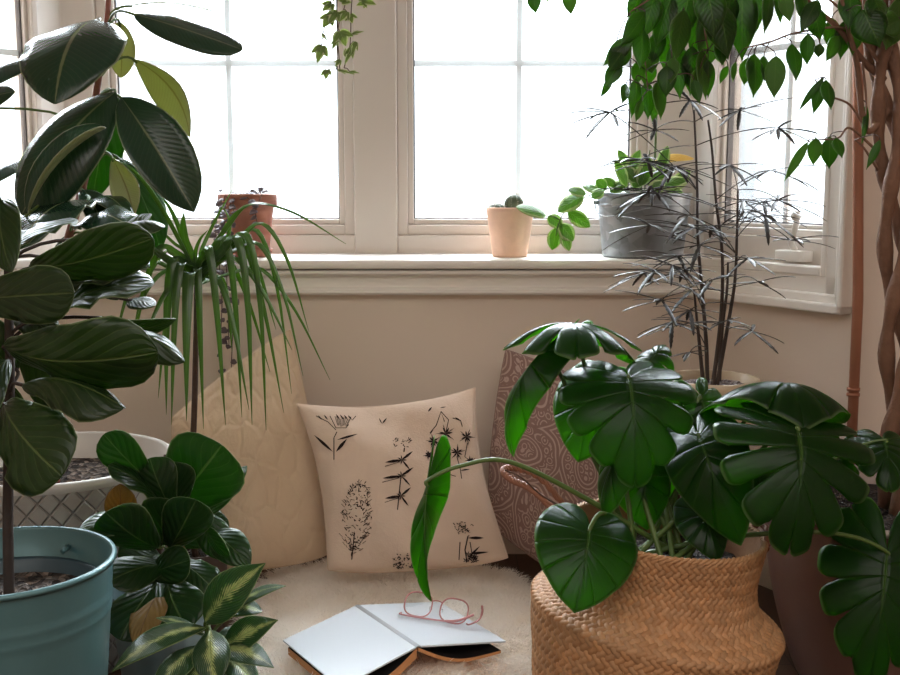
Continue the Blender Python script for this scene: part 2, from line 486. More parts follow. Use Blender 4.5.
def portal(p0, p1, off, x0, x1, z0, z1):
    m, L = panel_rot(p0, p1)
    ld = bpy.data.lights.new('daylight', 'AREA'); ld.shape = 'RECTANGLE'; ld.size = x1 - x0; ld.size_y = z1 - z0
    ld.cycles.is_portal = True
    o = bpy.data.objects.new('daylight', ld); COL.objects.link(o)
    o.location = m @ Vector(((x0 + x1) / 2, off, (z0 + z1) / 2))
    d = -(m.to_3x3() @ Vector((0, 1, 0)))
    o.rotation_euler = d.to_track_quat('-Z', 'Z').to_euler()
portal(A, B, YW - 2.9 + .06, .05, 1.62, ZG, 2.06)
portal(B, C, .16, .05, .41, ZG, 2.06)
portal(D, A, .16, LR - .41, LR - .05, ZG, 2.06)
ld = bpy.data.lights.new('room_fill', 'AREA'); ld.shape = 'RECTANGLE'; ld.size = 3.6; ld.size_y = 2.4; ld.energy = 50; ld.color = (1.0, .94, .88)  # added soft fill under the ceiling, out of view; not a fixture of the room
o = bpy.data.objects.new('room_fill', ld); COL.objects.link(o); o.location = (0, -.7, 2.46); o.rotation_euler = (0, 0, 0)

scene.view_settings.view_transform = 'Standard'; scene.view_settings.look = 'None'
scene.view_settings.exposure = 0.5; scene.view_settings.gamma = 1
scene.view_settings.use_curve_mapping = False
scene.cycles.use_denoising = True
scene.cycles.max_bounces = 18; scene.cycles.diffuse_bounces = 14; scene.cycles.transmission_bounces = 14; scene.cycles.transparent_max_bounces = 24
scene.cycles.sample_clamp_indirect = 6

# ------------------------------------------------------------------ leaf builders
SH = {
 'rubber':  [(0,.0),(.04,.22),(.12,.5),(.25,.8),(.4,.97),(.52,1),(.66,.95),(.8,.76),(.9,.5),(.96,.24),(.985,.1),(1,.01)],
 'blunt':   [(0,.0),(.04,.25),(.12,.52),(.25,.8),(.4,.95),(.55,1),(.7,.98),(.82,.86),(.92,.62),(.97,.4),(1,.05)],
 'fiddle':  [(0,.02),(.03,.2),(.1,.36),(.22,.52),(.36,.68),(.5,.84),(.64,.97),(.75,1),(.85,.93),(.93,.72),(.975,.45),(1,.08)],
 'oval':    [(0,.02),(.04,.35),(.12,.62),(.25,.88),(.4,1),(.55,.98),(.7,.86),(.83,.64),(.92,.4),(.97,.2),(1,.02)],
 'ficus':   [(0,.02),(.04,.3),(.12,.62),(.25,.92),(.38,1),(.52,.95),(.66,.76),(.78,.5),(.87,.25),(.93,.1),(1,.01)],
 'lance':   [(0,.03),(.06,.28),(.15,.55),(.3,.86),(.45,1),(.6,.95),(.75,.74),(.87,.42),(.95,.16),(1,.01)],
 'heart':   [(0,.45),(.03,.72),(.1,.9),(.22,1),(.36,.98),(.52,.86),(.68,.66),(.82,.42),(.92,.2),(1,.01)],
}
CAMN = Vector((0, -1, .35)); UPN = Vector((0, -.25, 1)); AWAY = Vector((0, 1, .2)); DOWNC = Vector((0, -1, -.35))

def emit_sheet(mb, up, nrm, uv, nu, nv, th, mat, wrap=None):
    """two layers of a grid (nv+1 rows, nu+1 columns) th apart, rim closed"""
    R, Cn = nv + 1, nu + 1
    top = up + nrm * th * .5; bot = up - nrm * th * .5
    V = np.concatenate([top, bot]); U = np.concatenate([uv, uv])
    col = [(1, 1, 1)] * (R * Cn) + [(0, 0, 0)] * (R * Cn)
    o = R * Cn; f = []
    for i in range(nv):
        for j in range(nu):
            a = i * Cn + j
            f += [(a, a + 1, a + Cn + 1), (a, a + Cn + 1, a + Cn), (o + a + Cn + 1, o + a + 1, o + a), (o + a + Cn, o + a + Cn + 1, o + a)]
    rim = [j for j in range(nu)] + [i * Cn + nu for i in range(nv)] + [nv * Cn + j for j in range(nu, 0, -1)] + [i * Cn for i in range(nv, 0, -1)]
    for k in range(len(rim)):
        a, b = rim[k], rim[(k + 1) % len(rim)]
        f.append((b, a, o + a, o + b))
    mb.add(V.tolist(), f, mat, U.tolist(), col)

def frame_of(b, t, n):
    b = np.array(b, float); t = np.array(t, float); n = np.array(n, float)
    a = t - b; L = np.linalg.norm(a); a /= L
    n = n - a * n.dot(a); n /= max(1e-6, np.linalg.norm(n))
    return b, a, n, np.cross(a, n), L

def leaf(mb, b, t, w, n=CAMN, shape='oval', bend=.12, fold=.15, curl=.0, wave=.0, nw=3, twist=0, th=.0013, nu=8, nv=14, mat=0, hook=0.0, ph=0.0):
    b, a, n, s, L = frame_of(b, t, n)
    tab = np.array(SH[shape])
    v = (1 - np.cos(np.pi * np.arange(nv + 1) / nv)) / 2
    wid = np.interp(v, tab[:, 0], tab[:, 1]) * w * .5
    u = np.linspace(-1, 1, nu + 1)
    mid = b + np.outer(v, a) * L + np.outer(bend * L * 4 * v * (1 - v), n) - np.outer(hook * L * np.clip(v - .6, 0, 1) ** 2 * 6, n)
    T = np.gradient(mid, v, axis=0); T /= np.linalg.norm(T, axis=1)[:, None]
    N = np.cross(s[None, :], T); N /= np.linalg.norm(N, axis=1)[:, None]
    S = np.cross(T, N)
    if twist:
        c, d = np.cos(twist * (v - .3))[:, None], np.sin(twist * (v - .3))[:, None]
        S, N = S * c + N * d, N * c - S * d
    X = wid[:, None] * u[None, :]
    au = np.abs(u)[None, :]
    cf, sf = math.cos(fold), math.sin(fold)
    lat = X * cf
    hgt = -np.abs(X) * sf - curl * wid[:, None] * au ** 2
    if wave:
        hgt = hgt + wave * w * au ** 2 * np.sin(2 * np.pi * nw * v[:, None] + ph + (u[None, :] > 0) * 1.7) * np.sin(np.pi * np.clip(v, 0, 1))[:, None]
    pts = mid[:, None, :] + S[:, None, :] * lat[:, :, None] + N[:, None, :] * hgt[:, :, None]
    du = np.gradient(pts, axis=1); dv = np.gradient(pts, axis=0)
    nn = np.cross(du, dv); ln = np.linalg.norm(nn, axis=2)[:, :, None]
    nn = np.where(ln > 1e-12, nn / np.maximum(ln, 1e-12), N[:, None, :])
    uv = np.stack([np.broadcast_to((u[None, :] + 1) / 2, X.shape), np.broadcast_to(v[:, None], X.shape)], -1)
    emit_sheet(mb, pts.reshape(-1, 3), nn.reshape(-1, 3), uv.reshape(-1, 2), nu, nv, th, mat)

HEART = np.array([(0, 1.0), (12, .90), (28, .78), (45, .70), (65, .63), (85, .59), (105, .56), (125, .54), (142, .50), (156, .42), (166, .30), (174, .14)])
def monstera(mb, b, t, wx=1.0, n=CAMN, bend=.1, fold=.15, curl=.3, K=6, gap=.32, t0=.42, droop=.08, th=.0011, seed=0, mat=0, holes=True, twist=0.0, asym=(1, 1), hookL=0.0, bb=0.0):
    rng = np.random.RandomState(seed)
    b, a, n, s, L = frame_of(b, t, n)
    y1 = .30 * L; span = .45 * L
    def bent(y):                       # the base of the blade rolls back from the plane of the tip
        s_ = np.clip(y1 - y, 0, None)
        if bb <= 0: return y, 0 * y
        R_ = span / bb; fi = np.minimum(s_ / span, 1) * bb; ex = np.clip(s_ - span, 0, None)
        return np.where(s_ > 0, y1 - R_ * np.sin(fi) - ex * np.cos(fi), y), np.where(s_ > 0, -R_ * (1 - np.cos(fi)) - ex * np.sin(fi), 0)
    yb0, nb0 = bent(np.array([0.0]))
    def place(x, y):
        y, nb = bent(y); y = y - yb0[0]; nb = nb - nb0[0]
        v = y / L
        vv = np.clip(v, 0, 1)
        off = bend * L * 4 * vv * (1 - vv) + np.where(v < 0, bend * L * 4 * v, 0) - hookL * L * np.clip(v - .55, 0, 1) ** 2 * 5
        d = bend * 4 * (1 - 2 * vv) - hookL * np.clip(v - .55, 0, 1) * 10
        T = a[None, :] + d[:, None] * n[None, :]; T /= np.linalg.norm(T, axis=1)[:, None]
        N = np.cross(s[None, :], T); S = np.repeat(s[None, :], len(x), 0)
        if twist:
            c, q = np.cos(twist * vv)[:, None], np.sin(twist * vv)[:, None]
            S, N = S * c + N * q, N * c - S * q
        off = off + nb
        ax = np.abs(x); h = -ax * math.sin(fold) - curl * ax ** 2 / (L * .6)
        return b[None, :] + v[:, None] * L * a[None, :] + off[:, None] * n[None, :] + S * (x * math.cos(fold))[:, None] + N * h[:, None]
    m = 10; r = 12
    for side in (-1, 1):
        g = gap * rng.uniform(.7, 1.15, K + 1); t0s = np.clip(t0 * rng.uniform(.8, 1.25, K + 1), .2, .8)
        t0s[K - 1] = min(.9, t0s[K - 1] + .28); t0s[1] = min(.9, t0s[1] + .25); t0s[2] = min(.9, t0s[2] + .06); g[K - 1] *= .7
        dr = droop * rng.uniform(.4, 1.3, K)
        edges = np.linspace(0, 1, K + 1)
        for k in range(K):
            q = np.linspace(edges[k], edges[k + 1], m + 1); c = (edges[k] + edges[k + 1]) / 2
            tt = np.linspace(0, 1, r + 1)
            Q, Tt = np.meshgrid(q, tt)
            frac = (Q - c) / (edges[1] - edges[0]) * 2            # -1..1 in the lobe
            ga = np.where(frac < 0, g[k] if k else 0, g[k + 1] if k < K - 1 else 0)
            ta = np.where(frac < 0, t0s[k], t0s[k + 1])
            cut = np.clip((Tt - ta) / (1 - ta), 0, 1)
            sh = 1 - ga * cut ** .45
            rnd = np.where(gap > 0, 1 - .16 * np.abs(frac) ** 4 * cut, 1)   # rounded lobe ends
            Qq = c + (Q - c) * sh
            o_y = L * .52 * Qq ** 1.6
            th_ = np.radians(172 * (1 - Qq) ** 1.45)
            rr = np.interp(np.degrees(th_), HEART[:, 0], HEART[:, 1]) * L
            mx_, my_ = rr * np.sin(th_) * wx * asym[(side + 1) // 2], rr * np.cos(th_)
            te = Tt * rnd
            arc = .05 * L * np.sin(np.pi * np.clip(te, 0, 1)) * (Qq - .35)
            x = mx_ * te; y = o_y + (my_ - o_y) * te - arc
            pts = place((side * x).ravel(), y.ravel()).reshape(x.shape + (3,))
            # each lobe sags a little and is troughed along its vein
            nv_ = n[None, None, :]
            pts = pts - nv_ * (dr[k] * L * Tt ** 2.2 + .018 * L * frac ** 2 * Tt)[:, :, None]
            du = np.gradient(pts, axis=1); dv = np.gradient(pts, axis=0)
            nn = np.cross(du, dv); ln = np.linalg.norm(nn, axis=2)[:, :, None]
            nn = np.where(ln > 1e-12, nn / np.maximum(ln, 1e-12), nv_)
            if np.sum(nn * nv_) < 0: nn = -nn
            uv = np.stack([.5 + side * .5 * Tt, Qq], -1)
            if side > 0: sl = slice(None)
            else: sl = slice(None, None, -1)
            emit_sheet(mb, pts[:, sl].reshape(-1, 3), nn[:, sl].reshape(-1, 3), uv[:, sl].reshape(-1, 2), m, r, th, mat)

def near(poly, p):
    best = None
    for i in range(len(poly) - 1):
        a, b = poly[i], poly[i + 1]; d = b - a
        t = max(0, min(1, (p - a).dot(d) / max(1e-9, d.length_squared)))
        q = a + d * t
        if best is None or (q - p).length < best[0]: best = ((q - p).length, q)
    return best[1]

def pot_profile(r0, r1, z0, z1, wall=.006, lip=None, soil=None):
    """outside from the foot up, over the rim and down the inside"""
    pr = [(.001, z0), (r0 * .96, z0), (r0, z0 + .006)]
    k = 10
    for i in range(1, k + 1): pr.append((r0 + (r1 - r0) * i / k, z0 + .006 + (z1 - z0 - .006) * i / k))
    if lip:
        dz, dr = lip
        pr = [q for q in pr if q[1] < z1 - dz] + [(r1 - (r1 - r0) * dz / (z1 - z0), z1 - dz), (r1 + dr, z1 - dz + .002), (r1 + dr, z1 - .003)]
        pr.append((r1 + dr - .003, z1))
        ri = r1 - wall
    else:
        pr.append((r1 - wall * .4, z1 + .002)); ri = r1 - wall
    pr += [(ri, z1 - .002), (ri * .985, z1 - .04), (ri * .96, max(z0 + .02, (soil or z1 - .05) - .02)), (.001, max(z0 + .015, (soil or z1 - .05) - .022))]
    return pr

def soil_disc(r, c, z, mats, parent, rough=.006, n=40):
    b = MB(); rng = random.Random(int(r * 1e5)); verts = [(c[0], c[1], z + rough)]; f = []
    K = 9
    for i in range(1, K + 1):
        for j in range(n):
            q = 2 * PI * j / n
            rr = r * i / K
            verts.append((c[0] + rr * math.cos(q), c[1] + rr * math.sin(q), z + (rng.random() - .5) * rough * 2 * (i < K) + .006 * (1 - (i / K) ** 2)))
    for j in range(n): f.append((0, 1 + j, 1 + (j + 1) % n))
    for i in range(K - 1):
        for j in range(n):
            a = 1 + i * n + j; a2 = 1 + i * n + (j + 1) % n
            f.append((a, a + n, a2 + n, a2))
    b.add(verts, f)
    return b.build('soil', mats, parent)

W['soil'] = mat_soil('potting_soil', srgb(30, 22, 18), srgb(84, 70, 60), 130)
W['soil_bark'] = mat_soil('bark_soil', srgb(30, 21, 18), srgb(140, 124, 112), 90)
W['stem_brown'] = mat_plain('brown_stem', srgb(74, 52, 40), .7, var=.35, scale=60, bump=.5, bscale=140)
W['stem_red'] = mat_plain('reddish_stem', srgb(128, 76, 64), .6, var=.3, scale=50, bump=.3)
W['stem_green'] = mat_plain('green_stem', srgb(78, 100, 44), .5, var=.25, scale=40)
W['stem_dark'] = mat_plain('dark_stem', srgb(52, 40, 34), .7, var=.3, scale=50, bump=.4)
W['leaf_rubber'] = mat_leaf('rubber_leaf', srgb(22, 50, 34), srgb(120, 128, 84), srgb(104, 112, 76), nv=22, slope=.22, rough=.24, transl=.10, tcol=srgb(120, 150, 40), vw=.25, mid=.05, bump=.10, vstr=.10, spec=.42)
W['leaf_rubber_pale'] = mat_leaf('rubber_leaf_pale_back', srgb(60, 84, 46), srgb(150, 154, 112), srgb(96, 70, 46), nv=22, slope=.22, rough=.4, transl=.25, tcol=srgb(190, 196, 110), vw=.2, mid=.08, bump=.15)
W['leaf_fiddle'] = mat_leaf('fiddle_leaf', srgb(26, 44, 18), srgb(60, 78, 34), srgb(86, 100, 54), nv=6, slope=.5, rough=.33, transl=.16, tcol=srgb(120, 160, 30), vw=.12, mid=.04, bump=.5, spec=.32)
W['leaf_monstera'] = mat_leaf('monstera_leaf', srgb(22, 46, 16), srgb(54, 84, 38), srgb(84, 114, 54), nv=6, slope=0, rough=.28, transl=.55, tcol=srgb(112, 178, 28), vw=.10, mid=.035, bump=.45, spec=.32)
W['leaf_sfig'] = mat_leaf('young_fig_leaf', srgb(26, 52, 22), srgb(62, 92, 42), srgb(88, 112, 60), nv=6, slope=.5, rough=.3, transl=.2, tcol=srgb(110, 180, 30), vw=.10, mid=.04, bump=.4, spec=.3)
W['leaf_dying'] = mat_leaf('withering_leaf', srgb(126, 100, 40), srgb(150, 110, 60), srgb(90, 60, 40), nv=6, slope=.5, rough=.55, transl=.2, tcol=srgb(190, 140, 40))
W['leaf_dieff'] = mat_leaf('variegated_leaf', srgb(34, 66, 38), srgb(80, 110, 64), srgb(140, 160, 96), nv=16, slope=.5, rough=.3, transl=.2, tcol=srgb(120, 180, 60), vw=.2, mid=.06, varieg=(srgb(180, 192, 122), .12))
W['leaf_ficus'] = mat_leaf('weeping_fig_leaf', srgb(28, 52, 18), srgb(62, 94, 36), srgb(86, 114, 50), nv=10, slope=.3, rough=.3, transl=.32, tcol=srgb(130, 190, 40), vw=.12, mid=.05, bump=.2, spec=.3)
W['leaf_drac'] = mat_leaf('dracaena_leaf', srgb(54, 80, 44), srgb(66, 96, 46), srgb(90, 112, 62), nv=1, slope=0, rough=.24, transl=.28, tcol=srgb(140, 180, 40), vw=.0, mid=.10, bump=.1)
W['leaf_aralia'] = mat_plain('aralia_leaf', srgb(46, 38, 30), .45, var=.35, scale=30, spec=.22)
W['leaf_trail'] = mat_leaf('trailing_leaf', srgb(70, 110, 44), srgb(110, 140, 80), srgb(150, 170, 100), nv=7, slope=.4, rough=.3, transl=.35, tcol=srgb(150, 200, 60), rim=srgb(206, 214, 160))
W['leaf_ivy'] = mat_leaf('ivy_leaf', srgb(104, 124, 70), srgb(130, 145, 96), srgb(180, 190, 140), nv=5, slope=.4, rough=.4, transl=.35, tcol=srgb(180, 200, 110), rim=srgb(226, 228, 196))
W['leaf_heart'] = mat_plain('string_leaf', srgb(92, 78, 82), .5, var=.4, scale=50)

def leaf_set(parent, spec, mat, stem, pet=None, petr=.0022, name='leaf', pmat=None):
    """every leaf a part of its plant: spec rows (base px, tip px, width px, options)"""
    for row in spec:
        b3, t3, wpx, kw = row
        kw = dict(kw); m2 = kw.pop('m', mat); lab = kw.pop('label', None); pb = kw.pop('pb', None)
        b = P(*b3); t = P(*t3); w = M(wpx, (b3[2] + t3[2]) / 2)
        mb = MB()
        leaf(mb, b, t, w, **kw)
        st = P(*pb) if pb else near(stem, b - Vector((0, 0, .03)))
        d = (b - st)
        if d.length > .004:
            a = (t - b).normalized()
            c1 = st + d * .35 + Vector((0, 0, .25 * d.length)); c2 = b - a * .3 * d.length
            mb.tube(bez(st, c1, c2, b + a * .01, 8), petr, 6, 1)
        o = mb.build(name, [m2, pmat or W['stem_green']], parent)
        if lab: o['label'] = lab

# ------------------------------------------------------------------ grey embossed pot with the rubber plant
def gp(px, py, Y): return P(px, py, Y)
cx, cy = -.836, 2.28
e = thing('rubber_plant', 'tall rubber plant with large glossy dark leaves in a grey diamond-embossed pot', 'plant', (cx, cy, 0))
t = NT('grey_embossed_ceramic')
_, u, v = t.uv()
t_a = t.math('ADD', t.math('MULTIPLY', u, 34), t.math('MULTIPLY', v, 20)); t_b = t.math('SUBTRACT', t.math('MULTIPLY', u, 34), t.math('MULTIPLY', v, 20))
fa = t.math('ABSOLUTE', t.math('MULTIPLY_ADD', t.math('FRACT', t_a), 2, -1)); fb = t.math('ABSOLUTE', t.math('MULTIPLY_ADD', t.math('FRACT', t_b), 2, -1))
groove = t.smooth(t.math('MAXIMUM', fa, fb), .80, .97)
c = t.mix(t.noise(18, 4), srgb(140, 134, 128), srgb(176, 170, 162))
c = t.mix(t.math('MULTIPLY', groove, .45), c, srgb(120, 114, 110))
W['pot_grey'] = t.done(t.pbr(c, .45, 0, t.bump(t.math('SUBTRACT', 1, groove), .8, .006)))
W['pot_grey_in'] = mat_plain('pale_grey_glaze', srgb(196, 192, 186), .4, var=.04)
zr = P(50, 456, 2.28).z; R0 = .236
b = MB()
out = [(.001, 0), (R0 * .76, 0), (R0 * .79, .008)] + [(R0 * (.79 + .21 * i / 12), .008 + (zr - .02 - .008) * i / 12) for i in range(1, 13)]
b.lathe(out, 96, (cx, cy, 0), 0)
b.lathe([(R0, zr - .02), (R0 + .004, zr - .012), (R0 + .004, zr - .003), (R0, zr), (R0 - .006, zr), (R0 - .009, zr - .005), (R0 * .93, zr - .08), (.001, zr - .085)], 96, (cx, cy, 0), 1)
b.build('pot', [W['pot_grey'], W['pot_grey_in']], e)
soil_disc(R0 * .945, (cx, cy), zr - .06, W['soil_bark'], e)
stem = smoothline([Vector((cx - .0, cy - .02, zr - .07)), P(48, 400, 2.28), P(49, 350, 2.28), P(60, 270, 2.3), P(82, 190, 2.3), P(94, 110, 2.3), P(101, 60, 2.3), P(107, 20, 2.3), P(110, -30, 2.3)], 6)
b = MB(); b.tube(stem, [.0125 - .008 * i / len(stem) for i in range(len(stem))], 10)
b.build('stem', W['stem_red'], e)
Y = 2.3
UL = Vector((-.2, -.55, .8)); 
RB = [
 ((94, 20, 2.26), (55, 104, 2.08), 106, dict(n=Vector((-.12, -.92, .5)), shape='oval', bend=.14, fold=.06, curl=.10, wave=.02)),
 ((133, 14, 2.2), (242, 50, 2.12), 36, dict(n=Vector((.12, -.80, .62)), shape='blunt', bend=.02, fold=.12, curl=.15)),
 ((134, 59, 2.32), (190, 137, 2.34), 46, dict(n=Vector((.5, .8, .35)), shape='rubber', bend=.20, fold=.2, curl=.2, m=W['leaf_rubber_pale'], pb=(97, 82, 2.3))),
 ((121, 97, 2.26), (194, 212, 2.22), 64, dict(n=Vector((.35, -.9, .25)), shape='rubber', bend=.06, fold=-.30, curl=-.1)),
 ((116, 92, 2.26), (22, 215, 2.16), 74, dict(n=Vector((-.35, -1, -.12)), shape='blunt', bend=.13, fold=.15, curl=.2)),
 ((70, 128, 2.3), (20, 190, 2.3), 44, dict(n=Vector((-.2, -.8, .1)), shape='oval', bend=.05)),
 ((28, 214, 2.1), (106, 128, 2.16), 42, dict(n=Vector((-.35, -.45, .85)), shape='blunt', bend=.10, fold=-.35, curl=-.3, pb=(84, 190, 2.3))),
 ((112, 92, 2.36), (92, 200, 2.38), 44, dict(n=Vector((.3, -.9, .1)), shape='oval', bend=.03, m=W['leaf_sfig'])),
 ((112, 157, 2.24), (133, 218, 2.20), 30, dict(n=Vector((-.2, .9, .4)), shape='rubber', bend=.22, fold=.25, curl=.3, m=W['leaf_rubber_pale'], pb=(88, 165, 2.3))),
 ((118, 157, 2.3), (160, 252, 2.3), 42, dict(n=Vector((.55, -.7, .2)), shape='rubber', bend=.14, fold=.1, pb=(88, 165, 2.3), m=W['leaf_sfig'])),
 ((44, 58, 2.35), (-32, 96, 2.2), 46, dict(n=Vector((-.1, -.25, 1)), shape='oval', bend=.12, fold=.2, curl=.2)),
 ((-40, 110, 2.2), (15, 92, 2.1), 32, dict(n=Vector((0, -.9, .4)), shape='oval', bend=.05, pb=(92, 130, 2.3))),
 ((30, 160, 2.3), (-22, 190, 2.16), 34, dict(n=Vector((0, -.35, 1)), shape='oval', bend=.1, fold=.2)),
 ((120, 22, 2.36), (121, 78, 2.4), 32, dict(n=Vector((.2, 1, .1)), shape='oval', bend=.05, m=W['leaf_rubber_pale'])),
 ((128, 6, 2.3), (216, 12, 2.2), 12, dict(n=Vector((0, -.12, 1)), shape='rubber', bend=.06, fold=.2, m=W['leaf_rubber_pale'])),
 ((88, 200, 2.22), (18, 250, 2.04), 76, dict(n=Vector((-.25, -.6, .75)), shape='oval', bend=.14, fold=.1, wave=.07, nw=3)),
 ((84, 190, 2.28), (110, 250, 2.2), 32, dict(n=Vector((.3, -.5, .7)), shape='oval', bend=.1, fold=-.3)),
 ((90, 205, 2.3), (133, 222, 2.16), 30, dict(n=Vector((.1, -.4, .9)), shape='oval', bend=.18, fold=.2)),
 ((80, 232, 2.3), (132, 282, 2.3), 30, dict(n=Vector((.3, -.7, .5)), shape='oval', bend=.08)),
 ((70, 235, 2.34), (62, 292, 2.36), 34, dict(n=Vector((-.2, -.8, .4)), shape='oval', bend=.08)),
 ((64, 262, 2.26), (150, 268, 2.12), 52, dict(n=Vector((-.25, -.42, .87)), shape='oval', bend=.12, fold=.1, wave=.08)),
 ((70, 258, 2.24), (30, 300, 2.1), 50, dict(n=Vector((-.25, -.5, .8)), shape='oval', bend=.12, fold=-.1, wave=.06)),
 ((78, 228, 2.22), (152, 246, 2.06), 46, dict(n=Vector((-.2, -.42, .9)), shape='oval', bend=.2, fold=.2, wave=.06)),
 ((74, 240, 2.3), (118, 300, 2.26), 44, dict(n=Vector((.2, -.8, .4)), shape='oval', bend=.1)),
 ((98, 22, 2.35), (80, 28, 2.4), 24, dict(n=Vector((0, -.6, .7)), shape='oval', bend=.08)),
]
leaf_set(e, RB, W['leaf_rubber'], stem, petr=.0028, pmat=W['stem_green'])

# ------------------------------------------------------------------ teal bucket with the tall fiddle-leaf fig
cx, cy = P(3, 560, 1.70).x, 1.70
zr = P(3, 562, 1.70).z; R1 = M(110, 1.70)
e = thing('fiddle_leaf_fig', 'tall fiddle-leaf fig with a thin dark stem in a round teal metal bucket', 'plant', (cx, cy, 0))
W['teal'] = mat_plain('teal_enamel', srgb(84, 120, 124), .36, .2, var=.06, scale=5, bump=.04, spec=.5)
def rr_at(z): return R1 * (.80 + .20 * z / zr)
b = MB()
prof = [(.001, .0), (rr_at(0), .0)]
N_ = 60
for i in range(N_ + 1):
    z = zr * i / N_
    d = 0
    for zb in (zr - .064, zr - .083): d += .0036 * math.exp(-((z - zb) / .0042) ** 2)
    prof.append((rr_at(z) + d, z))
prof += [(R1 + .004, zr - .004), (R1 + .005, zr + .001), (R1 + .003, zr + .005), (R1 - .002, zr + .005), (R1 - .004, zr), (rr_at(zr - .055) - .003, zr - .055), (rr_at(zr - .06) - .01, zr - .058), (rr_at(zr - .06) - .014, zr - .066), (rr_at(zr - .12) - .014, zr - .12), (.001, zr - .125)]
b.lathe(prof, 96, (cx, cy, 0)); b.build('bucket', W['teal'], e)
b = MB(); q = P(64, 550, 1.70 + .135)
b.tube([q + Vector((0, .02, 0)), q + Vector((0, -.006, 0))], .005, 10); b.build('rivet', W['teal'], e)
b = MB(); W['inner_pot'] = mat_plain('dark_blue_plastic', srgb(52, 74, 84), .4, var=.06)
ri_ = rr_at(zr - .05) - .016
b.lathe([(ri_ * .9, zr - .12), (ri_, zr - .052), (ri_ + .004, zr - .046), (ri_, zr - .042), (ri_ - .006, zr - .046), (ri_ - .012, zr - .115)], 80, (cx, cy, 0)); b.build('inner_pot', W['inner_pot'], e)
soil_disc(ri_ - .008, (cx, cy), zr - .068, W['soil_bark'], e)
stem = smoothline([Vector((P(8, 590, 1.70).x, 1.70, zr - .09)), P(8, 520, 1.70), P(9, 430, 1.7), P(10, 370, 1.7), P(9, 320, 1.7), P(8, 250, 1.72), P(7, 215, 1.73)], 6)
b = MB(); b.tube(stem, [.0088 - .003 * i / len(stem) for i in range(len(stem))], 10); b.build('stem', W['stem_dark'], e)
FD = [
 ((30, 268, 1.72), (153, 238, 1.62), 58, dict(n=Vector((-.12, -.9, -.35)), shape='fiddle', bend=.10, fold=.10, wave=.07)),
 ((-30, 300, 1.66), (74, 293, 1.56), 60, dict(n=Vector((0, -.95, .15)), shape='fiddle', bend=.06, fold=.1, wave=.08)),
 ((4, 346, 1.66), (158, 352, 1.56), 84, dict(n=Vector((-.1, -.95, -.3)), shape='fiddle', bend=.14, fold=.2, curl=.1, wave=.10, nw=2)),
 ((40, 300, 1.74), (128, 268, 1.72), 52, dict(n=Vector((-.25, -.4, .88)), shape='fiddle', bend=.12, fold=.15, wave=.09)),
 ((44, 318, 1.70), (154, 284, 1.70), 66, dict(n=Vector((-.28, -.42, .87)), shape='blunt', bend=.10, fold=-.1, wave=.08)),
 ((100, 318, 1.74), (176, 319, 1.66), 26, dict(n=Vector((0, -.8, -.55)), shape='oval', bend=.15, fold=.1, pb=(10, 340, 1.7))),
 ((96, 340, 1.66), (181, 352, 1.60), 46, dict(n=Vector((-.2, -.42, .9)), shape='blunt', bend=.16, fold=.25, curl=.4, hook=.12)),
 ((22, 385, 1.64), (124, 408, 1.54), 62, dict(n=Vector((-.1, -.45, .87)), shape='fiddle', bend=.14, fold=.35, curl=.3, wave=.06, twist=.5)),
 ((4, 404, 1.66), (62, 476, 1.54), 92, dict(n=Vector((0, -1, .12)), shape='fiddle', bend=.10, fold=.12, wave=.07)),
 ((2, 200, 1.74), (12, 272, 1.64), 46, dict(n=Vector((-.2, -.95, .1)), shape='oval', bend=.08)),
 ((8, 250, 1.75), (70, 218, 1.9), 44, dict(n=Vector((-.2, -.5, .9)), shape='fiddle', bend=.06, wave=.08)),
 ((120, 240, 1.78), (163, 228, 1.72), 34, dict(n=Vector((0, -.4, .9)), shape='blunt', bend=.2, fold=.2, curl=.3, pb=(8, 262, 1.7))),
 ((18, 370, 1.74), (-30, 330, 1.7), 56, dict(n=Vector((0, -.9, .3)), shape='fiddle', bend=.1)),
 ((8, 360, 1.68), (-40, 410, 1.6), 60, dict(n=Vector((0, -.9, .2)), shape='fiddle', bend=.1)),
 ((10, 385, 1.76), (22, 455, 1.82), 50, dict(n=Vector((.2, -.9, .2)), shape='fiddle', bend=.1)),
 ((20, 345, 1.76), (75, 395, 1.8), 66, dict(n=Vector((.2, -.95, .1)), shape='fiddle', bend=.08)),
 ((10, 315, 1.76), (52, 335, 1.70), 38, dict(n=Vector((0, -.4, .9)), shape='fiddle', bend=.1, wave=.05)),
 ((8, 240, 1.76), (-40, 200, 1.7), 60, dict(n=Vector((0, -.9, .3)), shape='fiddle', bend=.1)),
 ((0, 410, 1.7), (-50, 470, 1.6), 70, dict(n=Vector((0, -.9, .2)), shape='fiddle', bend=.1)),
 ((86, 262, 1.8), (128, 222, 1.86), 30, dict(n=Vector((.2, -.5, .8)), shape='oval', bend=.05, pb=(8, 262, 1.7))),
 ((118, 262, 1.84), (150, 214, 1.9), 30, dict(n=Vector((-.4, -.6, .7)), shape='blunt', bend=.05, fold=-.3, pb=(8, 280, 1.7))),
 ((128, 300, 1.82), (155, 306, 1.8), 28, dict(n=Vector((.2, -.4, .8)), shape='oval', bend=.05, pb=(8, 320, 1.7))),
]
leaf_set(e, FD, W['leaf_fiddle'], stem, petr=.0030, pmat=W['stem_dark'])

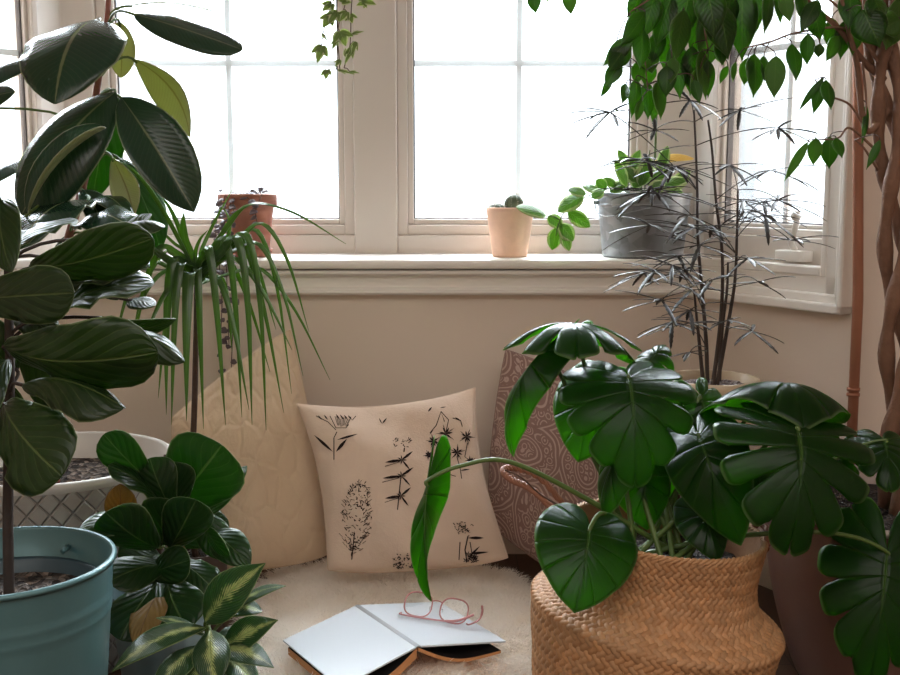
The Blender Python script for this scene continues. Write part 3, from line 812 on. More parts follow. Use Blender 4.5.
# ------------------------------------------------------------------ small fiddle-leaf fig
cx, cy = P(162, 600, 2.08).x, 2.08
e = thing('young_fig', 'small bushy young fig with broad leaves beside the teal bucket', 'plant', (cx, cy, 0))
W['pot_teal'] = mat_plain('pale_blue_metal', srgb(134, 160, 166), .35, .5, var=.06, scale=6)
zr = .215
b = MB(); b.lathe(pot_profile(.078, .102, 0, zr, .004, None, zr - .04), 64, (cx, cy, 0))
for zz_ in (zr - .008,): b.lathe([(.1015, zz_), (.106, zz_ + .003), (.106, zz_ + .007), (.1015, zz_ + .01)], 64, (cx, cy, 0))
b.build('pot', W['pot_teal'], e)
soil_disc(.092, (cx, cy), zr - .035, W['soil'], e)
stem = smoothline([Vector((cx, cy, zr - .045)), P(160, 570, 2.08), P(160, 525, 2.08), P(163, 480, 2.08), P(166, 455, 2.1)], 6)
b = MB(); b.tube(stem, [.0065 - .002 * i / len(stem) for i in range(len(stem))], 8); b.build('stem', W['stem_brown'], e)
stem2 = stem
SF = [
 ((170, 512, 2.06), (222, 445, 2.02), 88, dict(n=Vector((.1, -1, .1)), shape='fiddle', bend=.08, fold=.1, wave=.02)),
 ((156, 486, 2.02), (104, 434, 1.98), 42, dict(n=Vector((-.2, -.85, .35)), shape='fiddle', bend=.06, fold=-.1)),
 ((162, 506, 2.0), (108, 466, 1.96), 34, dict(n=Vector((-.2, -.35, .9)), shape='fiddle', bend=.10, fold=.1, wave=.06)),
 ((172, 510, 2.0), (150, 458, 2.0), 46, dict(n=Vector((0, -.9, -.1)), shape='fiddle', bend=.08, fold=.15, m=W['leaf_sfig'])),
 ((180, 508, 2.04), (172, 462, 2.0), 44, dict(n=Vector((.1, -.95, .05)), shape='fiddle', bend=.08, fold=.12)),
 ((140, 520, 2.0), (78, 532, 1.9), 36, dict(n=Vector((-.1, -.7, .6)), shape='oval', bend=.10, fold=.2)),
 ((122, 524, 1.98), (120, 484, 1.95), 34, dict(n=Vector((.2, -.9, .2)), shape='oval', bend=.06, m=W['leaf_dying'], pb=(160, 525, 2.08), label='yellow-green young leaf')),
 ((158, 548, 1.98), (106, 512, 1.90), 62, dict(n=Vector((-.1, -.95, .05)), shape='fiddle', bend=.08)),
 ((162, 545, 2.0), (172, 500, 1.96), 60, dict(n=Vector((0, -1, -.1)), shape='fiddle', bend=.08)),
 ((170, 548, 2.0), (196, 500, 1.94), 54, dict(n=Vector((.2, -.95, 0)), shape='fiddle', bend=.08)),
 ((205, 516, 2.06), (247, 466, 2.1), 30, dict(n=Vector((-.4, -.6, .5)), shape='oval', bend=.06)),
 ((206, 515, 2.06), (222, 560, 2.02), 36, dict(n=Vector((.3, -.9, .1)), shape='oval', bend=.08)),
 ((214, 532, 2.04), (250, 566, 1.98), 38, dict(n=Vector((.3, -.8, .3)), shape='oval', bend=.14)),
 ((206, 528, 2.0), (230, 556, 1.96), 24, dict(n=Vector((-.2, -.8, -.3)), shape='oval', bend=.08)),
 ((168, 566, 2.0), (108, 582, 1.88), 46, dict(n=Vector((0, -.7, .6)), shape='fiddle', bend=.12)),
 ((150, 575, 2.0), (190, 560, 1.92), 40, dict(n=Vector((.2, -.8, .4)), shape='fiddle', bend=.1)),
 ((160, 580, 1.98), (120, 640, 1.86), 60, dict(n=Vector((-.1, -.95, .2)), shape='fiddle', bend=.12)),
 ((168, 580, 1.98), (188, 630, 1.88), 64, dict(n=Vector((.1, -.95, .1)), shape='fiddle', bend=.12)),
 ((160, 590, 1.96), (136, 646, 1.84), 36, dict(n=Vector((0, -.9, .3)), shape='oval', bend=.1, m=W['leaf_dying'], label='withered orange-brown leaf')),
 ((182, 545, 2.0), (176, 584, 1.96), 18, dict(n=Vector((0, -.9, .3)), shape='oval', bend=.1, m=W['leaf_dying'], label='small yellowing leaf')),
 ((176, 560, 2.02), (214, 590, 1.96), 40, dict(n=Vector((.2, -.6, .7)), shape='fiddle', bend=.12, wave=.05)),
 ((172, 545, 2.1), (228, 520, 2.15), 44, dict(n=Vector((0, -.9, .3)), shape='fiddle', bend=.1)),
 ((160, 555, 2.06), (118, 560, 2.0), 40, dict(n=Vector((0, -.8, .4)), shape='fiddle', bend=.1)),
]
leaf_set(e, SF, W['leaf_sfig'], stem, petr=.0024)

# ------------------------------------------------------------------ dieffenbachia
cx, cy = P(208, 680, 1.86).x, 1.86
e = thing('dumb_cane', 'low variegated plant with cream-streaked pointed leaves in front of the sheepskin', 'plant', (cx, cy, 0))
W['pot_white'] = mat_plain('white_ceramic', srgb(214, 206, 200), .35, var=.04)
zr = .135
b = MB(); b.lathe(pot_profile(.05, .068, 0, zr, .004, None, zr - .02), 48, (cx, cy, 0)); b.build('pot', W['pot_white'], e)
soil_disc(.061, (cx, cy), zr - .018, W['soil'], e)
stem = smoothline([Vector((cx, cy, zr - .03)), P(208, 650, 1.86), P(207, 625, 1.86), P(207, 612, 1.86)], 5)
b = MB(); b.tube(stem, .0048, 8); b.build('stem', W['stem_green'], e)
DF = [
 ((205, 622, 1.84), (262, 564, 1.80), 46, dict(n=Vector((-.5, -.85, .1)), shape='lance', bend=.10, fold=-.15, hook=.06)),
 ((228, 618, 1.9), (286, 586, 1.86), 24, dict(n=Vector((.2, -.35, 1)), shape='lance', bend=.12, fold=.1)),
 ((214, 612, 1.92), (262, 612, 1.86), 30, dict(n=Vector((.2, -.5, .8)), shape='oval', bend=.12, fold=.1)),
 ((206, 636, 1.84), (156, 618, 1.80), 24, dict(n=Vector((-.1, -.25, 1)), shape='lance', bend=.08, fold=.1)),
 ((206, 628, 1.82), (112, 672, 1.72), 32, dict(n=Vector((-.25, -.65, .7)), shape='lance', bend=.16, fold=-.1)),
 ((222, 652, 1.84), (278, 620, 1.78), 36, dict(n=Vector((-.1, -.75, .6)), shape='lance', bend=.1, fold=-.1)),
 ((220, 650, 1.82), (274, 668, 1.74), 32, dict(n=Vector((.1, -.5, .8)), shape='lance', bend=.16)),
 ((210, 630, 1.82), (216, 690, 1.72), 42, dict(n=Vector((0, -.8, .6)), shape='lance', bend=.14)),
 ((204, 645, 1.82), (152, 700, 1.70), 36, dict(n=Vector((-.2, -.7, .7)), shape='lance', bend=.14)),
 ((208, 655, 1.8), (192, 705, 1.70), 44, dict(n=Vector((-.1, -.7, .7)), shape='lance', bend=.14)),
 ((222, 660, 1.82), (258, 692, 1.72), 34, dict(n=Vector((.2, -.4, .9)), shape='lance', bend=.14)),
 ((215, 640, 1.86), (248, 640, 1.9), 30, dict(n=Vector((.2, -.5, .8)), shape='lance', bend=.14)),
]
leaf_set(e, DF, W['leaf_dieff'], stem, petr=.003)

# ------------------------------------------------------------------ dracaena
cx, cy = P(196, 560, 2.36).x, 2.36
e = thing('dracaena', 'spiky dracaena with a fountain of narrow arching leaves before the beige quilted cushion', 'plant', (cx, cy, 0))
W['pot_dark'] = mat_plain('dark_clay', srgb(70, 54, 46), .6, var=.1)
zr = .20
b = MB(); b.lathe(pot_profile(.055, .072, 0, zr, .005, None, zr - .03), 48, (cx, cy, 0)); b.build('pot', W['pot_dark'], e)
soil_disc(.065, (cx, cy), zr - .025, W['soil'], e)
CR = P(197, 272, 2.32)
stem = smoothline([Vector((cx, cy, zr - .03)), P(190, 500, 2.36), P(194, 420, 2.36), P(196, 340, 2.33), P(197, 272, 2.32), P(196, 262, 2.32)], 6)
b = MB(); b.tube(stem, [.0075 - .002 * i / len(stem) for i in range(len(stem))], 8); b.build('stem', W['stem_brown'], e)
BL = [  # peak px, end px, width px, end depth
 ((150, 190), (112, 158), 5, 2.2), ((185, 240), (184, 212), 12, 2.3), ((178, 225), (160, 195), 6, 2.35), ((130, 238), (64, 282), 7, 2.15), ((150, 252), (112, 352), 8, 2.2),
 ((165, 255), (126, 392), 10, 2.25), ((176, 270), (168, 442), 13, 2.22), ((182, 275), (174, 432), 11, 2.18), ((190, 285), (190, 452), 15, 2.16), ((198, 280), (205, 436), 10, 2.2),
 ((208, 258), (224, 448), 11, 2.2), ((222, 248), (240, 438), 10, 2.24), ((232, 246), (250, 452), 11, 2.2), ((240, 242), (264, 438), 9, 2.22), ((235, 246), (283, 420), 8, 2.25),
 ((240, 238), (276, 330), 8, 2.3), ((248, 236), (290, 398), 6, 2.3), ((262, 224), (309, 332), 6, 2.28), ((262, 270), (330, 380), 5, 2.3), ((228, 236), (222, 206), 5, 2.35),
 ((235, 215), (275, 205), 5, 2.3), ((250, 205), (346, 244), 5, 2.25), ((168, 290), (143, 345), 7, 2.2), ((160, 275), (136, 318), 6, 2.25),
 ((218, 290), (246, 400), 8, 2.16), ((170, 250), (138, 300), 6, 2.4), ((206, 240), (232, 190), 5, 2.36), ((230, 262), (270, 372), 7, 2.4),
 ((175, 244), (140, 212), 4, 2.3), ((140, 250), (92, 300), 6, 2.2), ((240, 262), (292, 350), 7, 2.22), ((250, 250), (304, 392), 6, 2.2), ((150, 262), (120, 300), 6, 2.4), ((196, 250), (208, 230), 5, 2.3), ((222, 280), (232, 352), 8, 2.4), ((176, 300), (162, 392), 8, 2.3),
]
b = MB()
for i, (pk, en, wp, ye) in enumerate(BL):
    p0 = CR + Vector((random.uniform(-.004, .004), random.uniform(-.004, .004), random.uniform(-.03, .012)))
    ym = 2.32 + (ye - 2.32) * .5
    if en[1] > 390: en = (en[0] + random.uniform(-4, 4), en[1] + random.uniform(-34, 12)); pk = (197 + (pk[0] - 197) * 1.18, pk[1] - 5)
    p3 = P(en[0], en[1], ye); pm = P(pk[0], pk[1], ym)
    path = smoothline([p0, p0.lerp(pm, .55) + Vector((0, 0, .008)), pm, pm.lerp(p3, .5) + (pm - (p0 + p3) / 2) * .22, p3], 5)
    w = M(wp * .86, 2.3); k = len(path); pts = []
    for j, p in enumerate(path):
        tg = (path[min(j + 1, k - 1)] - path[max(j - 1, 0)]).normalized()
        up_ = Vector((.0, -.3 - .7 * abs(tg.z), 1.02 - abs(tg.z))); sd = tg.cross(up_).normalized(); nr = sd.cross(tg)
        f = j / (k - 1); ww = w * .5 * min(1, .55 + 2 * f) * (1 - f ** 3) + .0003
        pts += [p - sd * ww + nr * ww * .35, p, p + sd * ww + nr * ww * .35]
    pts = np.array([tuple(q) for q in pts]).reshape(k, 3, 3)
    du = np.gradient(pts, axis=1); dv = np.gradient(pts, axis=0); nn = np.cross(du, dv); nn /= np.maximum(1e-12, np.linalg.norm(nn, axis=2)[:, :, None])
    uv = np.stack([np.broadcast_to(np.array([0, .5, 1.])[None, :], (k, 3)), np.broadcast_to(np.linspace(0, .98, k)[:, None], (k, 3))], -1)
    emit_sheet(b, pts.reshape(-1, 3), nn.reshape(-1, 3), uv.reshape(-1, 2), 2, k - 1, .0007, 0)
b.build('foliage', W['leaf_drac'], e)
# ------------------------------------------------------------------ cushions
class Cushion:
    def __init__(s, corners, thick, concave=.07, noise=.008, seed=0, back=.5):
        s.c = [np.array(P(*q)) for q in corners]      # TL, TR, BR, BL
        TL, TR, BR, BL = s.c
        n = np.cross(TR - BL, TL - BR); n /= np.linalg.norm(n)
        if n[1] > 0: n = -n
        s.n = n; s.T = thick; s.k = concave; s.ns = noise; s.back = back
        rng = np.random.RandomState(seed)
        s.w = [(rng.uniform(-7, 7, 2), rng.uniform(0, 6.3), rng.uniform(.3, 1)) for _ in range(14)]
    def flat(s, u, v):                                 # u, v in -1..1, v up
        uu = u * (1 - s.k * (1 - v * v)); vv = v * (1 - s.k * (1 - u * u) * np.where(v > 0, 1.0, -.15))
        rd = 1 - .055 * np.abs(u * v) ** 3 * (v < 0); uu = uu * rd; vv = vv * rd
        a, b = (uu + 1) / 2, (vv + 1) / 2
        TL, TR, BR, BL = s.c
        e = lambda q: q[..., None]
        return e((1 - a) * b) * TL + e(a * b) * TR + e(a * (1 - b)) * BR + e((1 - a) * (1 - b)) * BL
    def h(s, u, v):
        base = (np.clip(1 - u**2, 0, 1) * np.clip(1 - v**2, 0, 1))
        q = base ** .42 * (1 - .12 * (u * u + v * v))
        wr = sum(np.sin(k[0] * u + k[1] * v + p) * a for k, p, a in s.w) / 5
        return s.T * q + wr * s.ns * base ** .3 * (1 + 1.5 * (np.maximum(abs(u), abs(v)) ** 3))
    def front(s, u, v, lift=0.0):
        u = np.asarray(u, float); v = np.asarray(v, float)
        return s.flat(u, v) + (s.h(u, v) + lift)[..., None] * s.n
    def mesh(s, mb, N=56, mat=0):
        q = np.sin(np.linspace(-1, 1, N + 1) * PI / 2)
        U, V = np.meshgrid(q, q)
        fr = s.front(U, V); bk = s.flat(U, V) - (s.h(U, V) * s.back)[..., None] * s.n
        uv = np.stack([(U + 1) / 2, (V + 1) / 2], -1).reshape(-1, 2)
        f = []; n1 = N + 1; o = n1 * n1
        for i in range(N):
            for j in range(N):
                a = i * n1 + j
                f.append((a, a + 1, a + n1 + 1, a + n1)); f.append((o + a + n1, o + a + n1 + 1, o + a + 1, o + a))
        rim = [j for j in range(N)] + [i * n1 + N for i in range(N)] + [N * n1 + j for j in range(N, 0, -1)] + [i * n1 for i in range(N, 0, -1)]
        for k in range(len(rim)):
            a, b = rim[k], rim[(k + 1) % len(rim)]; f.append((b, a, o + a, o + b))
        mb.add(np.concatenate([fr.reshape(-1, 3), bk.reshape(-1, 3)]).tolist(), f, mat, np.concatenate([uv, uv]).tolist())
    def piping(s, mb, r=.003, mat=0):
        t = np.linspace(-1, 1, 30)
        loop = [(x, -1) for x in t] + [(1, y) for y in t[1:]] + [(x, 1) for x in t[::-1][1:]] + [(-1, y) for y in t[::-1][1:]]
        pts = [Vector(s.front(a, b)) for a, b in loop]
        mb.tube(pts, r, 6, mat, cap=False)
    def pix(s, px, py):                                # which (u, v) of the cover shows at a pixel
        u = v = 0.0
        def proj(u, v):
            p = Vector(s.front(u, v)) - CAM
            d = p.dot(FWD); return 450 + F * p.x / d, 337.5 - F * p.dot(UPV) / d
        for _ in range(25):
            x, y = proj(u, v); e = 1e-3
            xu, yu = proj(u + e, v); xv, yv = proj(u, v + e)
            a, b, c, d = (xu - x) / e, (xv - x) / e, (yu - y) / e, (yv - y) / e
            det = a * d - b * c
            if abs(det) < 1e-9 or abs(px - x) + abs(py - y) < .02: break
            u += max(-.3, min(.3, (d * (px - x) - b * (py - y)) / det)); v += max(-.3, min(.3, (a * (py - y) - c * (px - x)) / det))
            u = max(-.98, min(.98, u)); v = max(-.98, min(.98, v))
        return u, v

# quilted beige cushion
t = NT('quilted_beige_linen')
uvv, u, v = t.uv()
mp = t.n('ShaderNodeMapping'); mp.inputs['Scale'].default_value = (1, 1, 1); t.l(uvv, mp.inputs[0])
nzv = t.n('ShaderNodeTexNoise'); nzv.inputs['Scale'].default_value = 5; t.l(mp.outputs[0], nzv.inputs['Vector'])
add = t.n('ShaderNodeMix', data_type='VECTOR'); add.inputs['Factor'].default_value = .10; t.l(mp.outputs[0], add.inputs[4]); t.l(nzv.outputs['Color'], add.inputs[5])
vo = t.n('ShaderNodeTexVoronoi', feature='SMOOTH_F1'); vo.inputs['Scale'].default_value = 7.5; vo.inputs['Smoothness'].default_value = .25; t.l(add.outputs[1], vo.inputs['Vector'])
ve = t.n('ShaderNodeTexVoronoi', feature='DISTANCE_TO_EDGE'); ve.inputs['Scale'].default_value = 7.5; t.l(add.outputs[1], ve.inputs['Vector'])
puff = t.smooth(ve.outputs['Distance'], 0, .16)
hh = t.math('ADD', t.math('MULTIPLY', puff, .7), t.math('MULTIPLY', t.noise(26, 5, mp.outputs[0]), .6))
c = t.mix(t.noise(6, 4), srgb(196, 170, 142), srgb(214, 190, 162))
W['quilt'] = t.done(t.pbr(c, .85, 0, t.bump(hh, .28, .014), .2, .3))
CU1 = Cushion([(172, 418, 2.60), (290, 330, 2.76), (332, 560, 2.58), (186, 580, 2.46)], .085, -.05, .014, 3)
b = MB(); CU1.mesh(b); c1 = thing('quilted_cushion', 'beige quilted cushion standing on its corner against the wall', 'cushion', Vector(CU1.flat(np.array(0.), np.array(-.9))))
b.build('cover', W['quilt'], c1)
b = MB(); CU1.piping(b, .0025); b.build('seam', W['quilt'], c1)

# floral cushion with the ink prints
t = NT('cream_cotton')
c = t.mix(t.noise(5, 3), srgb(206, 182, 162), srgb(220, 198, 180))
wv = t.n('ShaderNodeTexNoise'); wv.inputs['Scale'].default_value = 260; t.l(t.obj(), wv.inputs['Vector'])
W['cotton'] = t.done(t.pbr(c, .85, 0, t.bump(t.math('ADD', t.noise(14, 4), t.math('MULTIPLY', wv.outputs[0], .15)), .35, .012), .2, .2))
W['ink'] = mat_plain('black_print_ink', srgb(44, 36, 36), .85, var=.3, scale=200, spec=.1)
CU2 = Cushion([(297, 404, 2.62), (475, 388, 2.62), (514, 562, 2.47), (324, 575, 2.45)], .085, .12, .016, 11)
c2 = thing('floral_cushion', 'cream cushion printed with black botanical sprigs', 'cushion', Vector(CU2.flat(np.array(0.), np.array(-.9))))
b = MB(); CU2.mesh(b, 110)
class Ink:
    def __init__(s, cu, x, y, ang=0, sc=1):
        s.cu = cu; s.o = (x, y); s.ca, s.sa = math.cos(ang), math.sin(ang); s.sc = sc
    def at(s, x, y):
        X = s.o[0] + (x * s.ca - y * s.sa) * s.sc; Y = s.o[1] + (x * s.sa + y * s.ca) * s.sc
        u, v = s.cu.pix(X, Y); return s.cu.front(u, v, .0022).tolist()
    def poly(s, pts):
        k = len(pts); P_ = [s.at(*p) for p in pts]
        cx_ = sum(p[0] for p in pts) / k; cy_ = sum(p[1] for p in pts) / k
        b.add(P_ + [s.at(cx_, cy_)], [(i, (i + 1) % k, k) for i in range(k)], 1)
    def line(s, pts, w=.5):
        w *= 1.15
        out = []
        for i, p in enumerate(pts):
            a = pts[max(0, i - 1)]; c_ = pts[min(len(pts) - 1, i + 1)]
            dx, dy = c_[0] - a[0], c_[1] - a[1]; L = math.hypot(dx, dy) or 1
            out.append((s.at(p[0] - dy / L * w, p[1] + dx / L * w), s.at(p[0] + dy / L * w, p[1] - dx / L * w)))
        vs = [q for o in out for q in o]
        b.add(vs, [(2 * i, 2 * i + 1, 2 * i + 3, 2 * i + 2) for i in range(len(pts) - 1)], 1)
    def leaf(s, x0, y0, x1, y1, w):
        w *= 1.0; dx, dy = x1 - x0, y1 - y0; pts = []
        for f, ww in ((0, 0), (.25, .7), (.5, 1), (.75, .65), (1, 0), (.75, -.65), (.5, -1), (.25, -.7)):
            pts.append((x0 + dx * f - dy / math.hypot(dx, dy) * w * ww, y0 + dy * f + dx / math.hypot(dx, dy) * w * ww))
        s.poly(pts)
    def star(s, x, y, r, n=6, w=.9, rot=0):
        for i in range(n):
            q = rot + 2 * PI * i / n; s.leaf(x, y, x + r * math.cos(q), y + r * math.sin(q), w)
rk = random.Random(4)
k = Ink(CU2, 334, 452)                                      # two long leaves and a crown
k.line([(0, 8), (0, -14), (3, -20)], .35); k.leaf(-1, 0, -20, -17, 1.5); k.leaf(2, 0, 13, -13, 1.7); k.leaf(3, -12, 24, -18, 1.1)
k.line([(-18, -36), (-6, -30), (2, -22)], .3); k.line([(-4, -36), (2, -24), (12, -24), (22, -36)], .3)
for dx in (-16, -10, 2, 6, 10, 14): k.leaf(dx, -38 + abs(dx) * .1, dx + 4, -32, .7)
for i in range(10): k.line([(4 + i, -26 + rk.uniform(-1, 1)), (1 + i * 1.8, -34 + rk.uniform(-2, 2))], .22)
k = Ink(CU2, 356, 518, .10)                                 # the dense flower spike
for i in range(210):
    y = rk.uniform(-36, 36); hw = 15 * math.sqrt(max(0.03, 1 - (y / 37) ** 2)) * (1 if y < 8 else 1.05 - (y - 8) / 42)
    x = rk.uniform(-hw, hw); q = rk.uniform(0, 6.3); L = rk.uniform(2, 4.2)
    k.leaf(x, y, x + L * math.cos(q), y + L * math.sin(q), rk.uniform(.2, .55))
for i in range(60):
    y = rk.uniform(-34, 30); hw = 17 * math.sqrt(max(0.03, 1 - (y / 37) ** 2)); x = rk.choice((-1, 1)) * rk.uniform(.6, 1.05) * hw
    k.line([(x * .75, y + 3), (x, y)], .2)
k.line([(0, -30), (0, 42)], .4)
k = Ink(CU2, 402, 462, .03)                                 # herb with paired leaves
k.line([(-3, 48), (-1, 20), (2, -14)], .45)
for yy, s_ in ((-2, 17), (14, 19), (34, 16)):
    k.leaf(0, yy, -s_, yy + 3, 1.5); k.leaf(0, yy, s_ * .62, yy - 9, 1.3); k.leaf(0, yy, s_ * .5, yy + 10, 1.0); k.star(0, yy, 5, 7, .6)
    k.line([(-2, yy + 2), (-s_, yy + 7)], .25)
for i in range(26):
    x, y = rk.uniform(-11, 10), rk.uniform(-24, -15); k.line([(x, y), (x + rk.uniform(-2.5, 2.5), y + rk.uniform(-2, 2))], .3)
k = Ink(CU2, 448, 432, .05)                                 # columbines
for (x, y, r) in ((-2, 2, 7), (19, 4, 6), (-14, 10, 5.5), (10, 20, 6), (-8, 32, 7), (24, 28, 4), (-18, 24, 4)):
    k.star(x, y, r, 7, .9, rk.uniform(0, 1)); k.star(x, y, r * 1.5, 5, .4, rk.uniform(0, 1))
for pts in ([(-18, 2), (-12, -6), (-8, -20), (-4, -10)], [(-8, -20), (0, -12), (-2, 0)], [(4, -14), (12, -12), (14, -6)], [(10, 24), (14, 36), (16, 46)], [(-8, 36), (2, 42), (10, 44)], [(-2, 8), (4, 22), (2, 30)], [(20, 10), (18, 24), (24, 28)]): k.line(pts, .35)
k.leaf(6, -15, 13, -11, .8); k.leaf(-14, -4, -18, 4, .6); k.leaf(14, 38, 24, 36, .8); k.leaf(-16, 40, -6, 40, .8)
k = Ink(CU2, 466, 540, 0)                                   # sprig at the lower corner
for i in range(44):
    q = rk.uniform(0, 6.3); r = rk.uniform(0, 10); x, y = -2 + r * math.cos(q), -12 + r * math.sin(q) * .8
    k.leaf(x, y, x + rk.uniform(-3, 3), y + rk.uniform(-3, 3) + .1, .5)
k.line([(2, -4), (-1, 10), (1, 22)], .5); k.leaf(2, -2, 18, -2, 1.5); k.leaf(2, 14, 23, 12, 1.3); k.leaf(2, 18, 14, 6, 1.1); k.line([(-6, 2), (-7, 20)], .4); k.line([(4, 2), (6, 14), (2, 22)], .4)
for i in range(10): k.star(rk.uniform(-4, 12), rk.uniform(14, 22), 3.2, 5, .5)
k = Ink(CU2, 404, 562, 0)
for i in range(60):
    q = rk.uniform(0, 6.3); r = 11 * math.sqrt(rk.random()); x, y = r * math.cos(q), r * math.sin(q) * .8
    if y < 8: k.leaf(x, y, x + rk.uniform(-3.4, 3.4), y + rk.uniform(-3, 3) + .1, .6)
k = Ink(CU2, 382, 424, 0); k.leaf(0, 0, 5, -6, .8); k.leaf(0, 0, -3, -6, .6)
k = Ink(CU2, 428, 412, 0); k.leaf(0, 0, 4, -5, .9); k.leaf(12, -4, 18, -5, .5)
b.build('cover', [W['cotton'], W['ink']], c2)
b = MB(); CU2.piping(b, .002); b.build('seam', W['cotton'], c2)

# mauve paisley cushion
t = NT('mauve_paisley')
uvv, u, v = t.uv()
nzv = t.n('ShaderNodeTexNoise'); nzv.inputs['Scale'].default_value = 2.5; t.l(uvv, nzv.inputs['Vector'])
add = t.n('ShaderNodeMix', data_type='VECTOR'); add.inputs['Factor'].default_value = .16; t.l(uvv, add.inputs[4]); t.l(nzv.outputs['Color'], add.inputs[5])
def rings(scale, freq, lo, hi):
    vo = t.n('ShaderNodeTexVoronoi'); vo.inputs['Scale'].default_value = scale; vo.inputs['Randomness'].default_value = .8; t.l(add.outputs[1], vo.inputs['Vector'])
    s_ = t.math('SINE', t.math('MULTIPLY', vo.outputs['Distance'], freq))
    return t.smooth(s_, lo, hi), vo.outputs['Distance']
r1_, d1_ = rings(4.2, 85, .1, .8)
r2_, d2_ = rings(24, 22, .1, .8)
pick = t.math('GREATER_THAN', t.math('SINE', t.math('MULTIPLY', d1_, 17)), .0)
pat = t.math('ADD', t.math('MULTIPLY', r1_, t.math('SUBTRACT', 1, pick)), t.math('MULTIPLY', r2_, pick))
c = t.mix(t.math('MULTIPLY', pat, .5), srgb(134, 106, 98), srgb(206, 182, 170))
W['paisley'] = t.done(t.pbr(c, .85, 0, t.bump(t.noise(30, 4), .25, .01), .2, .2))
CU3 = Cushion([(506, 350, 2.80), (664, 420, 2.74), (612, 612, 2.58), (486, 526, 2.68)], .075, -.05, .008, 21)
c3 = thing('paisley_cushion', 'mauve brown paisley cushion behind the woven basket plant', 'cushion', Vector(CU3.flat(np.array(0.), np.array(-.9))))
b = MB(); CU3.mesh(b); b.build('cover', W['paisley'], c3)
b = MB(); CU3.piping(b, .0025); b.build('seam', W['paisley'], c3)

# ------------------------------------------------------------------ sheepskin
FX, FY, FA, FB = -.12, 2.33, .37, .46
def inside(x, y):
    q = math.atan2(y - FY, x - FX)
    r = 1 + .06 * math.sin(3 * q + 1) + .05 * math.sin(5 * q + 2.2) + .03 * math.sin(9 * q)
    return math.hypot((x - FX) / FA, (y - FY) / FB) / r
def ground(x, y):
    return .010 + .036 * max(0, 1 - inside(x, y) ** 4) + .006 * math.sin(x * 13 + 1) * math.sin(y * 11)
W['hide'] = mat_plain('sheep_hide', srgb(246, 238, 228), .9, var=.03)
e = thing('sheepskin_rug', 'shaggy cream sheepskin spread under the cushions and the open book', 'rug', (FX, FY, 0))
b = MB(); n = 48; v = []; f = []
K = 14
for i in range(K + 1):
    for j in range(n):
        q = 2 * PI * j / n; r = max(.001, i / K)
        rr = (1 + .06 * math.sin(3 * q + 1) + .05 * math.sin(5 * q + 2.2) + .03 * math.sin(9 * q)) * r
        # ellipse angle vs polar angle: good enough for an outline
        x, y = FX + FA * rr * math.cos(q), FY + FB * rr * math.sin(q)
        v.append((x, y, max(.004, ground(x, y)) if i < K else .002))
for i in range(K):
    for j in range(n):
        f.append((i * n + j, i * n + (j + 1) % n, (i + 1) * n + (j + 1) % n, (i + 1) * n + j))
b.add(v, f); b.build('hide', W['hide'], e)
t = NT('sheep_wool')
c = t.mix(t.smooth(t.noise(7, 4), .35, .7), srgb(252, 247, 240), srgb(255, 253, 250))
df = t.n('ShaderNodeBsdfDiffuse'); t.l(c, df.inputs[0]); p = df.outputs[0]
tr = t.n('ShaderNodeBsdfTranslucent'); tr.inputs[0].default_value = (.99, .975, .95, 1)
mx = t.n('ShaderNodeMixShader'); mx.inputs[0].default_value = .5; t.l(p, mx.inputs[1]); t.l(tr.outputs[0], mx.inputs[2])
W['wool'] = t.done(mx.outputs[0])
def fur(name, N, test, gz, mat, parent, length, rad):
    hc = bpy.data.hair_curves.new(name); K = 5
    rng = np.random.RandomState(5); pts = []; cnt = 0
    while cnt < N:
        x = FX + rng.uniform(-1.2, 1.2) * FA; y = FY + rng.uniform(-1.2, 1.2) * FB
        d = test(x, y)
        if d is None or d > 1: continue
        # tufts: neighbouring hairs lean together
        a = 3.2 * math.sin(x * 23 + 2.3 * math.sin(y * 31)) + 2.4 * math.sin(y * 27 + 1.9 * math.sin(x * 29)) + rng.normal(0, .35)
        lean = .75 + .25 * math.sin(x * 41) * math.sin(y * 37) + rng.normal(0, .12) + .35 * max(0, d - .7) * 2
        ln = length * rng.uniform(.7, 1.2)
        if under_book(x, y): ln *= .35
        if d > .8:
            ao = math.atan2(y - FY, x - FX); a = ao + rng.normal(0, .6)
        z = gz(x, y)
        cur = rng.uniform(-1.2, 1.2)
        px, py, pz = x, y, z
        row = [(px, py, pz)]
        for k in range(1, K):
            fr = k / (K - 1)
            th = min(1.5, lean * (0.5 + fr * 1.1)); aa = a + cur * fr
            st = ln / (K - 1)
            px += st * math.sin(th) * math.cos(aa); py += st * math.sin(th) * math.sin(aa); pz += st * math.cos(th)
            row.append((px, py, max(.004, pz)))
        pts.append(row); cnt += 1
    hc.add_curves([K] * N)
    hc.points.foreach_set('position', np.array(pts, dtype=np.float32).ravel())
    ra = hc.attributes.get('radius') or hc.attributes.new('radius', 'FLOAT', 'POINT')
    ra.data.foreach_set('value', np.tile(np.array([1, .95, .8, .55, .2], dtype=np.float32) * rad, N))
    hc.materials.append(mat)
    o = bpy.data.objects.new(name, hc); COL.objects.link(o); o.parent = parent; o.matrix_parent_inverse = Matrix.Translation(parent.location).inverted()
    return o
_bk = [PZ(357, 605, .114), PZ(283, 640, .094), PZ(348, 680, .094), PZ(418, 646, .114), PZ(506, 641, .092), PZ(462, 607, .092)]
def under_book(x, y):
    n_in = False
    for i in range(6):
        a, b_ = _bk[i], _bk[i - 1]
        if (a.y > y) != (b_.y > y) and x < (b_.x - a.x) * (y - a.y) / (b_.y - a.y) + a.x: n_in = not n_in
    return n_in
def book_test(x, y):
    return inside(x, y)
tag(fur('wool', 26000, book_test, ground, W['wool'], e, .046, .0011), 'cream white wool pile', kind='stuff')

